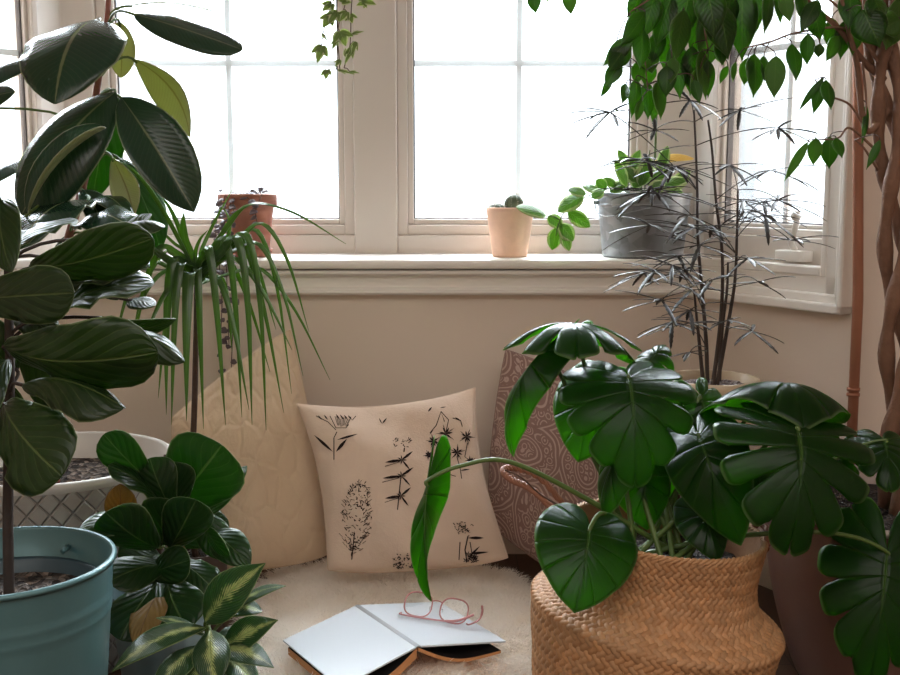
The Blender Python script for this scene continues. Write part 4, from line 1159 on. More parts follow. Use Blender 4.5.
# ------------------------------------------------------------------ open book face down
ZB = .098
sb_, sf_ = PZ(357, 605, ZB + .016), PZ(418, 646, ZB + .016)
lb, rb = PZ(283, 640, ZB - .004), PZ(506, 641, ZB - .006)
ax = (sf_ - sb_); LB = ax.length; axn = ax.normalized()
e = thing('open_book', 'open white hardcover book lying on the sheepskin with tan page edges', 'book', (sb_ + sf_) / 2)
W['cover'] = mat_plain('white_book_board', srgb(212, 220, 228), .55, var=.01)
W['spine'] = mat_plain('grey_spine_cloth', srgb(168, 172, 178), .7, var=.05)
W['pages'] = mat_plain('tan_page_edges', srgb(196, 140, 92), .75, var=.12, scale=40)
W['inner'] = mat_plain('black_inner_cover', srgb(22, 20, 20), .8, var=.1)
def board(far, name):
    """cover board from the spine to the far edge; far = the outer corner at the back of the left / front of the right"""
    out = (far - sb_) - axn * (far - sb_).dot(axn) if True else None
    out = out.normalized()
    return out
oL = (lb - sb_); oR = (rb - sf_)
wl = oL.length
perpL = oL.normalized(); perpR = oR.normalized()
for nm, o0, pr, wd in (('cover', sb_, perpL, oL.length), ('cover', sb_, perpR, oR.length)):
    b = MB(); th = .0032
    nrm = axn.cross(pr).normalized()
    if nrm.z < 0: nrm = -nrm
    q0 = o0 + pr * .006
    v = []
    for dz in (0, -th):
        for (a, c_) in ((0, 0), (wd, 0), (wd, LB), (0, LB)):
            v.append(q0 + pr * (a - (.006 if a else 0)) + axn * c_ + nrm * dz)
    fs = [(0, 1, 2, 3), (7, 6, 5, 4), (0, 4, 5, 1), (1, 5, 6, 2), (2, 6, 7, 3), (3, 7, 4, 0)]
    b.add(v, fs, [0, 1, 0, 0, 0, 0])
    b.build('cover', [W['cover'], W['inner']], e, smooth=False)
b = MB(); nn = Vector((0, 0, 1))
prof = [(-.0075, -.002), (-.005, -.0005), (0, .001), (.005, -.0005), (.0075, -.002)]
side = (perpR - perpL).normalized()
v = []
for c_ in (0, LB):
    for (x, z) in prof: v.append(sb_ + side * x + axn * c_ + nn * z)
    for (x, z) in reversed(prof): v.append(sb_ + side * x + axn * c_ + nn * (z - .003))
m_ = len(prof) * 2
b.add(v, [(i, (i + 1) % m_, m_ + (i + 1) % m_, m_ + i) for i in range(m_)] + [tuple(range(m_)), tuple(range(2 * m_ - 1, m_ - 1, -1))])
b.build('spine', W['spine'], e)
# page blocks sag below the boards and curl outward
for pr, wd, tk, sag in ((perpL, oL.length, .020, 1.0), (perpR, oR.length, .008, 1.1)):
    b = MB(); K = 18; v = []
    for c_ in (.004, LB - .002):
        top, bot = [], []
        for i in range(K + 1):
            f_ = i / K; x = .002 + (wd - .012) * f_
            z = -.004 - .032 * sag * math.sin(min(1, f_ * 1.5) * PI / 2) ** 1.0 * (1 - .55 * f_ ** 2)
            t_ = tk * (1 - .25 * f_)
            top.append(sb_ + pr * x + axn * c_ + Vector((0, 0, z - (0 if f_ > .06 else 0)))); bot.append(sb_ + pr * x + axn * c_ + Vector((0, 0, z - t_)))
        v += top + bot[::-1]
    m_ = 2 * (K + 1)
    fs = [(i, (i + 1) % m_, m_ + (i + 1) % m_, m_ + i) for i in range(m_)]
    fs += [(i, i + 1, m_ - 2 - i, m_ - 1 - i) for i in range(K)] + [(m_ + m_ - 1 - i, m_ + m_ - 2 - i, m_ + i + 1, m_ + i) for i in range(K)]
    b.add(v, fs, [1] * K + [0] * (len(fs) - K)); b.build('page_block', [W['pages'], W['inner']], e, smooth=False)

# ------------------------------------------------------------------ spectacles lying on the right cover
nR = axn.cross(perpR).normalized()
if nR.z < 0: nR = -nR
def on_cover(px, py, lift=0.0):
    d = ray(px, py); q = sf_ + nR * lift
    return CAM + d * ((q - CAM).dot(nR) / d.dot(nR))
W['rose'] = mat_plain('rose_gold_wire', srgb(196, 140, 142), .28, .5, var=.06)
W['tip'] = mat_plain('pink_temple_tip', srgb(196, 130, 128), .4, .0, var=.05)
gA, gB = on_cover(402, 614, .004), on_cover(465, 626, .004)
gx = (gB - gA).normalized(); GL = (gB - gA).length
gup = (nR - gx * nR.dot(gx)).normalized()
gback = gx.cross(gup)
if gback.y < 0: gback = -gback
tilt = (gup * .86 + gback * .52).normalized()          # the front leans back
e = thing('spectacles', 'thin rose gold wire spectacles resting on the white book cover', 'spectacles', (gA + gB) / 2)
lw = GL * .43; gap_ = GL * .14; lh = lw * .86
def lens_pt(c_, q):
    x = math.cos(q); y = math.sin(q)
    sx = abs(x) ** .75 * (1 if x >= 0 else -1); sy = abs(y) ** .75 * (1 if y >= 0 else -1)
    return c_ + gx * lw * .5 * sx + tilt * lh * .5 * sy
cs = []
b = MB()
for sg in (0, 1):
    c_ = gA + gx * (lw * .5 + sg * (lw + gap_)) + tilt * (lh * .5 + .001); cs.append(c_)
    b.tube([lens_pt(c_, 2 * PI * i / 40) for i in range(41)], .0017, 6, cap=False)
    if sg == 0: b1 = b
    b.build('rim', W['rose'], e); b = MB()
b.tube(bez(lens_pt(cs[0], .35), lens_pt(cs[0], .35) + gx * .006 + tilt * .004, lens_pt(cs[1], PI - .35) - gx * .006 + tilt * .004, lens_pt(cs[1], PI - .35), 8), .0012, 6)
b.build('bridge', W['rose'], e)
for c_ in cs:
    b = MB(); v = [lens_pt(c_, 2 * PI * i / 40) for i in range(40)]
    nl = gx.cross(tilt).normalized() * .0006
    b.add([q + nl for q in v] + [c_ + nl] + [q - nl for q in v] + [c_ - nl], [(i, (i + 1) % 40, 40) for i in range(40)] + [(41 + (i + 1) % 40, 41 + i, 81) for i in range(40)])
    b.build('lens', W['lens'], e)
# temples folded in front of the lenses, crossing
h0 = gA + tilt * lh * .62; h1 = gB + tilt * lh * .62
fwd = -gback
for (p0, d, rr_) in ((gA + tilt * lh * .05 - gx * .002, 1, 0), (gB + tilt * lh * .1 + gx * .002, -1, 1)):
    b = MB()
    if d > 0: pts = [p0, p0 + fwd * .010 + gx * .004, p0 + fwd * .012 + gx * GL * .5 + gup * .002, p0 + fwd * .006 + gx * GL * .86 + gup * .006, p0 + gx * GL * 1.12 + gback * .006 + gup * .022]
    else: pts = [p0, p0 + fwd * .006 + gx * .008 + gup * .002, p0 + gx * .022 + gback * .014 + gup * .008, p0 + gx * .024 + gback * .03 + gup * .02, p0 + gx * .020 + gback * .040 + gup * .030]
    ln = smoothline(pts, 6); b.tube(ln, [.0019] * (len(ln) - 9) + [.0026] * 9, 6)
    tp = b.build('temple', W['rose'], e)
b = MB()
for sg in (0, 1): b.ball(cs[sg] + gx * lw * (.46 if sg == 0 else -.46) - tilt * lh * .12 + gback * .005, .0032, 8, 6, sc=(1, .6, 1.4))
b.build('nose_pad', W['lens'], e)

# ------------------------------------------------------------------ pots on the windowsill
def clay(name, col): 
    t = NT(name)
    c = t.mix(t.smooth(t.noise(9, 5), .35, .75), col, tuple(min(1, x * 1.25 + .03) for x in col))
    return t.done(t.pbr(c, .8, 0, t.bump(t.noise(70, 3), .15, .003), .25))
W['terra'] = clay('terracotta', srgb(134, 84, 66)); W['terra_pale'] = clay('pale_terracotta', srgb(222, 184, 160))
YS = 2.955
# terracotta pot with dangling string of hearts
cx = P(248, 220, YS).x
e = thing('terracotta_pot_vine', 'reddish terracotta pot on the sill with thin heart-leaved vines dangling', 'plant', (cx, YS, ZS + .012))
zt = P(248, 194, YS).z; r1 = M(29, YS)
b = MB(); b.lathe(pot_profile(M(20.5, YS), r1 * .93, ZS + .008, zt, .006, (.036, .0055), zt - .02), 64, (cx, YS, 0)); b.build('pot', W['terra'], e)
soil_disc(r1 * .86, (cx, YS), zt - .012, W['soil'], e)
b = MB(); sb2 = MB()
def heart(mb, p, s, q, tl):
    a = Vector((math.cos(q), math.sin(q), -tl)).normalized(); 
    leaf(mb, p, p + a * s, s * .95, Vector((random.uniform(-.4, .4), -.7, .8)), 'heart', .05, .1, nu=4, nv=6, th=.0012)
vines = [
 [(226, 194), (221, 205), (216, 225), (216, 242), (219, 262), (222, 300), (221, 340), (224, 400)],
 [(228, 194), (224, 215), (228, 235), (233, 262), (234, 300), (231, 380), (232, 440), (234, 528)],
 [(232, 195), (228, 215), (222, 232), (226, 262), (228, 310), (229, 345)],
 [(262, 194), (256, 210), (257, 222)], [(236, 192), (233, 206), (234, 216), (228, 232)], [(242, 191), (250, 200), (258, 205)],
]
for vi, vn in enumerate(vines):
    pts = []
    for i, (x, y) in enumerate(vn):
        yy = YS - r1 - .004 - (.010 if y > 205 else 0)
        if y > 240: yy = 2.815
        if i == 0: yy = YS - r1 * .8
        pts.append(P(x, y, yy))
    ln = smoothline(pts, 4); sb2.tube(ln, .0012, 5)
    for k_ in range(2, len(ln), 2 if vi > 2 else 1):
        if random.random() < .95:
            q = random.uniform(PI, 2 * PI); heart(b, ln[k_], random.uniform(.014, .023), q, .6)
for i in range(26):
    q = random.uniform(0, 2 * PI); r_ = r1 * random.uniform(.2, .95); p = Vector((cx + r_ * math.cos(q), YS + r_ * math.sin(q), zt + random.uniform(-.004, .014)))
    heart(b, p, random.uniform(.010, .018), random.uniform(0, 6.3), random.uniform(-.5, .4))
sb2.build('vine', W['stem_brown'], e); b.build('foliage', W['leaf_heart'], e)
b = MB(); rs = M(24, YS)
b.lathe([(.001, ZS), (rs * .85, ZS), (rs * .9, ZS + .003), (rs, ZS + .020), (rs - .002, ZS + .022), (rs - .006, ZS + .020), (rs * .80, ZS + .008), (.001, ZS + .0075)], 48, (cx, YS, 0))
o = b.build('saucer', W['terra']); tag(o, 'terracotta saucer beneath the reddish pot on the sill', 'saucer')

# cactus pot
cx = P(510, 230, YS).x; zt = P(510, 208, YS).z; r1 = M(24, YS)
e = thing('potted_cactus', 'small pale terracotta pot with a round spiny cactus on the sill', 'cactus', (cx, YS, ZS))
b = MB(); b.lathe(pot_profile(M(17.5, YS), r1, ZS, zt, .006, None, zt - .01), 64, (cx, YS, 0)); b.build('pot', W['terra_pale'], e)
soil_disc(r1 * .86, (cx, YS), zt - .010, W['soil'], e)
W['cactus'] = mat_plain('cactus_skin', srgb(82, 96, 76), .7, var=.2, scale=40); W['spine_c'] = mat_plain('cactus_spine', srgb(214, 206, 190), .5)
for (px, py, rpx, sc) in ((514, 204, 9, 1.0), (497, 208, 8, .5)):
    p = P(px, py, YS - .004); r = M(rpx, YS); b = MB()
    n = 40; kk = 14; v = []; f = []
    for i in range(kk + 1):
        th = PI * i / kk
        for j in range(n):
            q = 2 * PI * j / n; rr = r * (1 + .07 * math.cos(10 * q))
            v.append((p.x + rr * math.sin(th) * math.cos(q), p.y + rr * math.sin(th) * math.sin(q), p.z + r * sc * math.cos(th)))
    for i in range(kk):
        for j in range(n): f.append((i * n + j, (i + 1) * n + j, (i + 1) * n + (j + 1) % n, i * n + (j + 1) % n))
    b.add(v, f)
    o = b.build('cactus_body', W['cactus'], e)
    b = MB()
    for i in range(1, 9):
        th = PI * .62 * i / 9
        for j in range(10):
            q = 2 * PI * j / 10
            nrm = Vector((math.sin(th) * math.cos(q), math.sin(th) * math.sin(q), math.cos(th) * sc)); base = p + nrm * r * 1.04
            for _ in range(3):
                d = (nrm + Vector((random.uniform(-.6, .6), random.uniform(-.6, .6), random.uniform(-.6, .6)))).normalized()
                b.tube([base, base + d * .006], [.0004, .0001], 3)
    s_ = b.build('spines', W['spine_c'], o); s_.matrix_parent_inverse = Matrix.Translation(e.location).inverted() @ Matrix.Identity(4); s_.matrix_parent_inverse = Matrix.Identity(4)

# galvanised bucket with trailing variegated plant
YB = 2.95; cx = P(643, 230, YB).x; zt = P(643, 194, YB).z; r1 = M(46, YB)
e = thing('galvanised_bucket_plant', 'grey galvanised metal bucket on the sill with a trailing variegated plant', 'plant', (cx, YB, ZS))
t = NT('galvanised_steel')
vo = t.n('ShaderNodeTexVoronoi'); vo.inputs['Scale'].default_value = 40; t.l(t.obj(), vo.inputs['Vector'])
cr = t.n('ShaderNodeSeparateXYZ'); t.l(vo.outputs['Color'], cr.inputs[0])
c = t.mix(t.math('ADD', t.math('MULTIPLY', cr.outputs[0], .4), t.math('MULTIPLY', t.noise(12, 4), .6)), srgb(92, 96, 100), srgb(158, 162, 166))
W['zinc'] = t.done(t.pbr(c, .42, .55))
b = MB(); b.lathe(pot_profile(M(40, YB), r1, ZS, zt, .0025, None, zt - .03), 64, (cx, YB, 0))
b.lathe([(r1 - .001, zt - .006), (r1 + .003, zt - .003), (r1 + .003, zt + .001), (r1 - .001, zt + .003)], 64, (cx, YB, 0))
for zb in (zt - .028,): b.lathe([(r1 * .975, zb - .004), (r1 * .975 + .003, zb), (r1 * .975, zb + .004)], 64, (cx, YB, 0))
b.build('bucket', W['zinc'], e)
soil_disc(r1 * .9, (cx, YB), zt - .022, W['soil'], e)
b = MB()
hp = Vector((cx - r1 * .98, YB - .01, zt - .022))
b.tube([hp, hp + Vector((-.014, 0, 0))], .005, 8); b.tube(bez(hp + Vector((-.010, 0, 0)), hp + Vector((-.012, -.03, -.06)), hp + Vector((.02, -.13, -.03)), hp + Vector((.115, -.125, -.012)), 12), .0016, 6)
b.build('handle', W['zinc'], e)
TR = [((546, 216), (516, 207), 17), ((548, 216), (562, 227), 15), ((556, 228), (552, 250), 15), ((560, 224), (573, 241), 17), ((562, 232), (569, 251), 13), ((568, 212), (590, 227), 16),
      ((583, 196), (558, 212), 20), ((586, 194), (568, 190), 14), ((600, 192), (582, 186), 14), ((606, 190), (596, 180), 16), ((618, 190), (604, 178), 14), ((626, 186), (615, 160), 16), ((636, 182), (622, 166), 16),
      ((640, 186), (650, 158), 18), ((646, 184), (668, 170), 18), ((656, 188), (688, 180), 18), ((634, 188), (642, 168), 16), ((625, 178), (640, 150), 14), ((664, 186), (684, 196), 16), ((610, 192), (628, 182), 15), ((650, 192), (664, 182), 16), ((672, 190), (690, 170), 15), ((630, 172), (618, 150), 12), ((660, 172), (668, 146), 13), ((592, 198), (604, 190), 13)]
b = MB(); sm = MB()
tv = smoothline([Vector((cx, YB, zt - .02)), P(615, 188, YB - .06), P(588, 196, 2.83), P(566, 210, 2.80), P(558, 226, 2.79), P(556, 236, 2.79)], 5); sm.tube(tv, .0016, 6)
for k_ in ((650, 150), (620, 160), (676, 170), (632, 170)):
    sm.tube(bez(Vector((cx, YB, zt - .02)), Vector((cx, YB, zt + .03)), P(*k_, YB), P(*k_, YB), 6), .0015, 6)
st2 = smoothline([Vector((cx + .03, YB - .02, zt - .02)), P(655, 165, YB - .02), P(656, 125, YB - .02), P(657, 95, YB - .02)], 5); sm.tube(st2, .0035, 6)
for (p0, p1, wp) in TR:
    yy = 2.80 if p0[0] < 596 else YB - random.uniform(.02, .12)
    p_ = P(*p0, yy)
    leaf(b, p_, P(*p1, yy + random.uniform(-.02, .01)), M(wp, 2.85), Vector((random.uniform(-.4, .4), -.8, random.uniform(.2, .9))), 'oval', .08, .1, nu=6, nv=10)
    q = near(tv, p_); sm.tube([q, q.lerp(p_, .5) + Vector((0, 0, .004)), p_], .0011, 5)
sm.build('stem', W['stem_green'], e); b.build('foliage', W['leaf_trail'], e)
b = MB(); W['leaf_yellow'] = mat_leaf('yellow_leaf', srgb(222, 186, 96), srgb(226, 196, 116), srgb(230, 210, 150), transl=.3, tcol=srgb(240, 210, 110))
leaf(b, P(654, 162, 2.86), P(694, 159, 2.85), M(13, 2.85), Vector((0, -.6, .8)), 'oval', .1, .1)
tag(b.build('leaf', W['leaf_yellow'], e), 'single yellow leaf')

# ------------------------------------------------------------------ hanging ivy
hx, hy = P(347, -60, 2.62).x, 2.62
ztop = P(347, -95, 2.62).z
e = thing('hanging_ivy', 'variegated ivy trailing down from above before the wide window mullion', 'plant', (hx, hy, ztop - .12))
b = MB(); b.lathe(pot_profile(.05, .075, ztop - .12, ztop, .004, None, ztop - .02), 40, (hx, hy, 0)); b.build('pot', W['pot_white'], e)
soil_disc(.067, (hx, hy), ztop - .018, W['soil'], e)
b = MB()
for q in (0, 2.1, 4.2):
    b.tube([(hx + .073 * math.cos(q), hy + .073 * math.sin(q), ztop), (hx, hy, ztop + .28)], .0012, 5)
b.tube([(hx, hy, ztop + .28), (hx, hy, ZC)], .0016, 5); b.build('hanging_cord', W['stem_brown'], e)
sm = MB(); b = MB()
iv = [
 [(335, -95), (332, -40), (330, 5), (326, 20), (320, 52)], [(340, -95), (338, -30), (337, 10), (338, 40), (336, 70)], [(350, -95), (352, -30), (345, 5), (338, 30), (340, 72)], [(356, -95), (360, -40), (352, 0), (350, 45), (344, 68)], [(362, -95), (370, -40), (366, -5), (368, 2)]]
IL = [((332, 4), (324, 10), 11), ((337, 12), (330, 22), 12), ((330, 16), (324, 26), 11), ((340, 32), (345, 44), 15), ((322, 46), (318, 60), 12), ((327, 70), (326, 78), 8), ((350, 15), (352, 22), 9), ((347, 12), (341, 20), 9), ((353, 48), (346, 62), 7), ((356, 42), (352, 54), 6), ((338, 70), (352, 74), 3), ((350, 72), (358, 73), 3), ((362, 0), (374, 4), 9), ((366, 2), (358, 5), 8), ((322, 34), (327, 40), 3), ((352, 34), (362, 32), 3), ((342, 2), (348, -6), 11), ((334, -6), (326, -2), 11), ((345, 56), (350, 48), 6), ((337, 40), (333, 48), 6), ((340, 60), (336, 66), 5), ((325, -14), (320, -6), 12), ((352, -18), (358, -8), 12), ((338, -24), (334, -14), 13)]
lines = []
for ln in iv:
    pts = smoothline([Vector((hx + (ln[0][0] - 347) * .002, hy - .06, ztop + .004))] + [P(x, y, hy - .09) for (x, y) in ln[1:]], 5); sm.tube(pts, .0011, 5); lines += pts + []
for (p0, p1, wp) in IL:
    pb = P(*p0, hy - .09); pt = P(*p1, hy - .10)
    # lobed leaf: three overlapping points
    a = (pt - pb); nvec = Vector((random.uniform(-.3, .3), -1, .3)); sd = a.cross(nvec).normalized()
    w_ = M(wp * 1.35, hy); pt = pb + (pt - pb) * 1.2; a = a * 1.2
    leaf(b, pb, pt, w_ * .6, nvec, 'heart', .06, .1, nu=4, nv=8)
    for sg in (-1, 1): leaf(b, pb, pb + a * .55 + sd * sg * w_ * .5, w_ * .45, nvec, 'heart', .06, .1, nu=4, nv=8)
    q = min(lines, key=lambda s_: (s_ - pb).length); sm.tube([q, q.lerp(pb, .5) + Vector((0, 0, .004)), pb], .0008, 4)
sm.build('vine', W['stem_brown'], e); b.build('foliage', W['leaf_ivy'], e)
# ------------------------------------------------------------------ false aralia in a patterned pot on a stool
YA = 2.52
cx = P(712, 375, YA).x; zt = P(712, 377, YA).z; r1 = M(47, YA); zb = zt - .235
W['pot_orange'] = None
t = NT('mottled_orange_glaze')
c = t.mix(t.smooth(t.noise(22, 5), .35, .65), srgb(196, 130, 60), srgb(96, 56, 34))
sp = t.n('ShaderNodeSeparateXYZ'); t.l(t.obj(), sp.inputs[0])
c = t.mix(t.smooth(sp.outputs[2], zt - zb - .045 - .002, zt - zb - .045 + .002), c, srgb(196, 176, 148))
W['pot_orange'] = t.done(t.pbr(c, .35))
e = thing('false_aralia', 'airy false aralia with thin dark stems and finger-like leaves in a cream-rimmed pot', 'plant', (cx, YA, zb))
b = MB(); b.lathe(pot_profile(r1 * .72, r1 * .98, zb, zt, .008, (.035, .004), zt - .03), 64, (cx, YA, 0))
o = b.build('pot', W['pot_orange'], e)
W['soil_pale'] = mat_soil('pale_gravel_soil', srgb(120, 104, 100), srgb(205, 196, 196), 150)
soil_disc(r1 * .85, (cx, YA), zt - .022, W['soil_pale'], e)
STM = [[(712, 384), (718, 345), (722, 300), (722, 250), (716, 200), (712, 150), (708, 120)],
       [(716, 384), (727, 330), (735, 280), (737, 230), (738, 190)],
       [(708, 380), (706, 340), (702, 290), (698, 240), (697, 180), (694, 110)],
       [(704, 378), (700, 350), (697, 320), (694, 290)],
       [(719, 382), (722, 330), (727, 290), (728, 262)]]
W['stem_aralia'] = mat_plain('aralia_stem', srgb(60, 46, 38), .7, var=.3, scale=70, bump=.5)
LNS = []
for sN, ln in enumerate(STM):
    yy = YA + (sN - 2) * .02
    pts = [Vector((P(ln[0][0], ln[0][1], yy).x, yy, zt - .03))] + [P(x, y, yy) for (x, y) in ln[1:]]
    pl = smoothline(pts, 6); LNS.append(pl)
    b = MB(); b.tube(pl, [.0052 - .003 * i / len(pl) for i in range(len(pl))], 8); b.build('stem', W['stem_aralia'], e)
b = MB()
def finger(mb, p0, d, L, w, droop, up):
    k = 12; c_ = Vector(p0); d = Vector(d).normalized(); rows = []
    sd0 = d.cross(up)
    if sd0.length < 1e-3: sd0 = Vector((1, 0, 0))
    sd0.normalize()
    for i in range(k + 1):
        f = i / k
        dd = (d + Vector((0, 0, -droop * f * f))).normalized()
        sd = (sd0 - dd * sd0.dot(dd)).normalized()
        ww = w * .5 * (math.sin(PI * min(1, .06 + f * .94)) ** .55) * (1 + .35 * (i % 2)) + .0002
        if i == k: ww = .0003
        nr = sd.cross(dd)
        rows.append((c_ - sd * ww, c_ - nr * ww * .25, c_ + sd * ww)); c_ = c_ + dd * (L / k)
    pts = np.array([[tuple(q) for q in r] for r in rows])
    du = np.gradient(pts, axis=1); dv = np.gradient(pts, axis=0); nn = np.cross(du, dv); nn /= np.maximum(1e-12, np.linalg.norm(nn, axis=2)[:, :, None])
    emit_sheet(mb, pts.reshape(-1, 3), nn.reshape(-1, 3), np.zeros((pts.shape[0] * 3, 2)), 2, k, .0008, 0)
def palmate(stem_pt, hub, n, L, w, tilt_=.35, az=None, sag=.35):
    d = hub - stem_pt
    b.tube(bez(stem_pt, stem_pt + d * .4 + Vector((0, 0, .015)), hub - d * .2 + Vector((0, 0, .012)), hub, 8), .0012, 5, 0)
    out = d.normalized(); 
    for i in range(n):
        q = (i / (n - 1) - .5) * 2 * 2.3 + random.uniform(-.1, .1)
        base = Vector((out.x, out.y, 0)); base = base.normalized() if base.length > .05 else Vector((0, -1, 0))
        sd = Vector((-base.y, base.x, 0))
        dr = base * math.cos(q) + sd * math.sin(q) + Vector((0, 0, random.uniform(-.35, .25) * (1 + tilt_)))
        finger(b, hub, dr, L * (1 - .35 * abs(q) / 2.3) * random.uniform(.85, 1.1), w, sag * random.uniform(.6, 1.4), Vector((0, 0, 1)))
HUB = [((697, 190), (610, 112), 2.42, 9, .085), ((695, 120), (655, 130), 2.45, 7, .08), ((697, 150), (640, 160), 2.4, 8, .085), ((712, 150), (778, 128), 2.45, 9, .08), ((710, 125), (740, 110), 2.5, 7, .08), ((716, 200), (770, 170), 2.42, 8, .09),
       ((722, 250), (688, 215), 2.38, 8, .08), ((722, 240), (765, 215), 2.38, 8, .085), ((738, 190), (778, 200), 2.4, 8, .08), ((738, 215), (790, 240), 2.4, 7, .075), ((737, 240), (700, 245), 2.35, 8, .08), ((698, 240), (650, 225), 2.42, 8, .085),
       ((700, 260), (655, 270), 2.42, 8, .08), ((697, 280), (662, 300), 2.4, 8, .075), ((694, 295), (672, 265), 2.42, 8, .075), ((728, 262), (748, 258), 2.38, 7, .07), ((735, 280), (758, 282), 2.4, 6, .07), ((722, 300), (690, 310), 2.4, 7, .07),
       ((726, 330), (752, 331), 2.42, 5, .065), ((697, 330), (672, 322), 2.4, 6, .065), ((700, 345), (690, 352), 2.4, 5, .04), ((720, 340), (728, 320), 2.42, 5, .05), ((738, 190), (730, 165), 2.44, 7, .08), ((708, 120), (690, 100), 2.5, 7, .08), ((702, 290), (712, 280), 2.36, 6, .06)]
for i_ in range(16):
    x_, y_ = random.uniform(640, 770), random.uniform(160, 330)
    HUB.append(((random.choice((697, 712, 722, 736)), y_ + 25), (x_, y_), YA + random.uniform(-.14, .10), 8, random.uniform(.065, .085)))
for (sp_, hp_, yh, n_, L_) in HUB:
    s_ = min((q for l_ in LNS for q in l_), key=lambda q: (q - P(*sp_, YA)).length)
    palmate(s_, P(*hp_, yh), n_, L_ * 1.5, .0076)
b.build('foliage', W['leaf_aralia'], e)
# stool below
W['oak'] = mat_plain('brown_wood', srgb(112, 78, 54), .5, var=.2, scale=14)
e = thing('plant_stool', 'brown wooden stool holding the aralia pot behind the monstera', 'stool', (cx, YA, 0))
b = MB(); b.lathe([(.001, zb - .024), (.118, zb - .024), (.122, zb - .018), (.122, zb - .005), (.118, zb - .001), (.001, zb - .001)], 48, (cx, YA, 0)); b.build('seat', W['oak'], e)
for q in (.78, 2.36, 3.93, 5.5):
    b = MB(); b.tube([(cx + .085 * math.cos(q), YA + .085 * math.sin(q), zb - .02), (cx + .115 * math.cos(q), YA + .115 * math.sin(q), 0)], [.012, .009], 10); b.build('leg', W['oak'], e)

# ------------------------------------------------------------------ weeping fig with braided trunk in the big brown pot
cx, cy = P(893, 500, 2.12).x, 2.12
zr = P(893, 497, 2.12).z; R1 = .245
e = thing('weeping_fig', 'tall weeping fig with a braided bare trunk in a wide dark brown pot', 'tree', (cx, cy, 0))
W['pot_brown'] = mat_plain('dark_brown_glaze', srgb(120, 90, 80), .32, var=.2, scale=5)
W['pot_rim'] = mat_plain('pale_rim_glaze', srgb(168, 152, 144), .35, var=.1)
b = MB()
prof = [(.001, 0), (R1 * .66, 0)] + [(R1 * (.66 + .34 * math.sin(i / 20 * PI / 2) ** .8), (zr - .012) * i / 20) for i in range(1, 21)]
b.lathe(prof, 80, (cx, cy, 0), 0)
b.lathe([(R1, zr - .012), (R1 + .006, zr - .008), (R1 + .006, zr), (R1, zr + .003), (R1 - .012, zr), (R1 - .016, zr - .06), (.001, zr - .065)], 80, (cx, cy, 0), 1)
b.build('pot', [W['pot_brown'], W['pot_rim']], e)
soil_disc(R1 - .018, (cx, cy), zr - .035, W['soil'], e)
t = NT('fig_bark')
c = t.mix(t.noise(20, 5), srgb(84, 58, 44), srgb(140, 104, 82))
W['bark'] = t.done(t.pbr(c, .7, 0, t.bump(t.noise(60, 4), .5, .008), .4))
YT = 2.12
def axis(py): 
    x = np.interp(py, [-60, 0, 60, 120, 200, 300, 420, 500], [884, 884, 882, 890, 897, 900, 902, 900]); return x
zs = [Vector((P(axis(py), py, YT).x, YT, P(axis(py), py, YT).z)) for py in np.linspace(500, -40, 60)]
for kx in range(3):
    pts = []
    for i, p in enumerate(zs):
        f = i / 59; q = kx * 2.094 + f * 10.5; amp = .029 * (1 - .3 * f)
        pts.append(p + Vector((amp * math.cos(q), amp * math.sin(q) * .9, 0)))
    pts[0].z = zr - .05
    b = MB(); b.tube(pts, [(.0150 - .004 * i / 60) * (1 + .2 * math.sin(i * .9 + kx)) for i in range(60)], 12); b.build('trunk', W['bark'], e)
BR = [[(884, 80), (862, 60), (838, 28), (812, 5), (790, -25)], [(888, 110), (866, 130), (856, 60), (846, 20), (836, -30)], [(884, 70), (884, 30), (882, -40)], [(882, 70), (868, 30), (862, -40)],
      [(884, 70), (850, 30), (800, 32), (770, 42), (745, 48)], [(882, 65), (830, 0), (760, -20), (700, -18), (660, -6), (630, 12)], [(760, -20), (700, -5), (680, 20), (670, 45)], [(840, -15), (740, -40), (620, -45), (545, -30), (530, -8)],
      [(866, 130), (850, 105), (828, 95), (815, 80)], [(876, 150), (850, 128), (838, 138), (815, 140)], [(720, -10), (705, 20), (708, 50)], [(660, -6), (645, 25), (645, 60), (648, 90)], [(862, 60), (866, 95), (866, 115)], [(878, 170), (864, 148), (855, 140)]]
brl = []
for bi, br in enumerate(BR):
    pts = smoothline([P(x, y, YT - .015 * i - (.02 if bi > 3 else 0)) for i, (x, y) in enumerate(br)], 6); brl += pts
    b = MB(); r_ = .0075 if bi < 4 else .0028
    b.tube(pts, [r_ * (1 - .6 * i / len(pts)) for i in range(len(pts))], 7); b.build('branch', W['bark'], e)
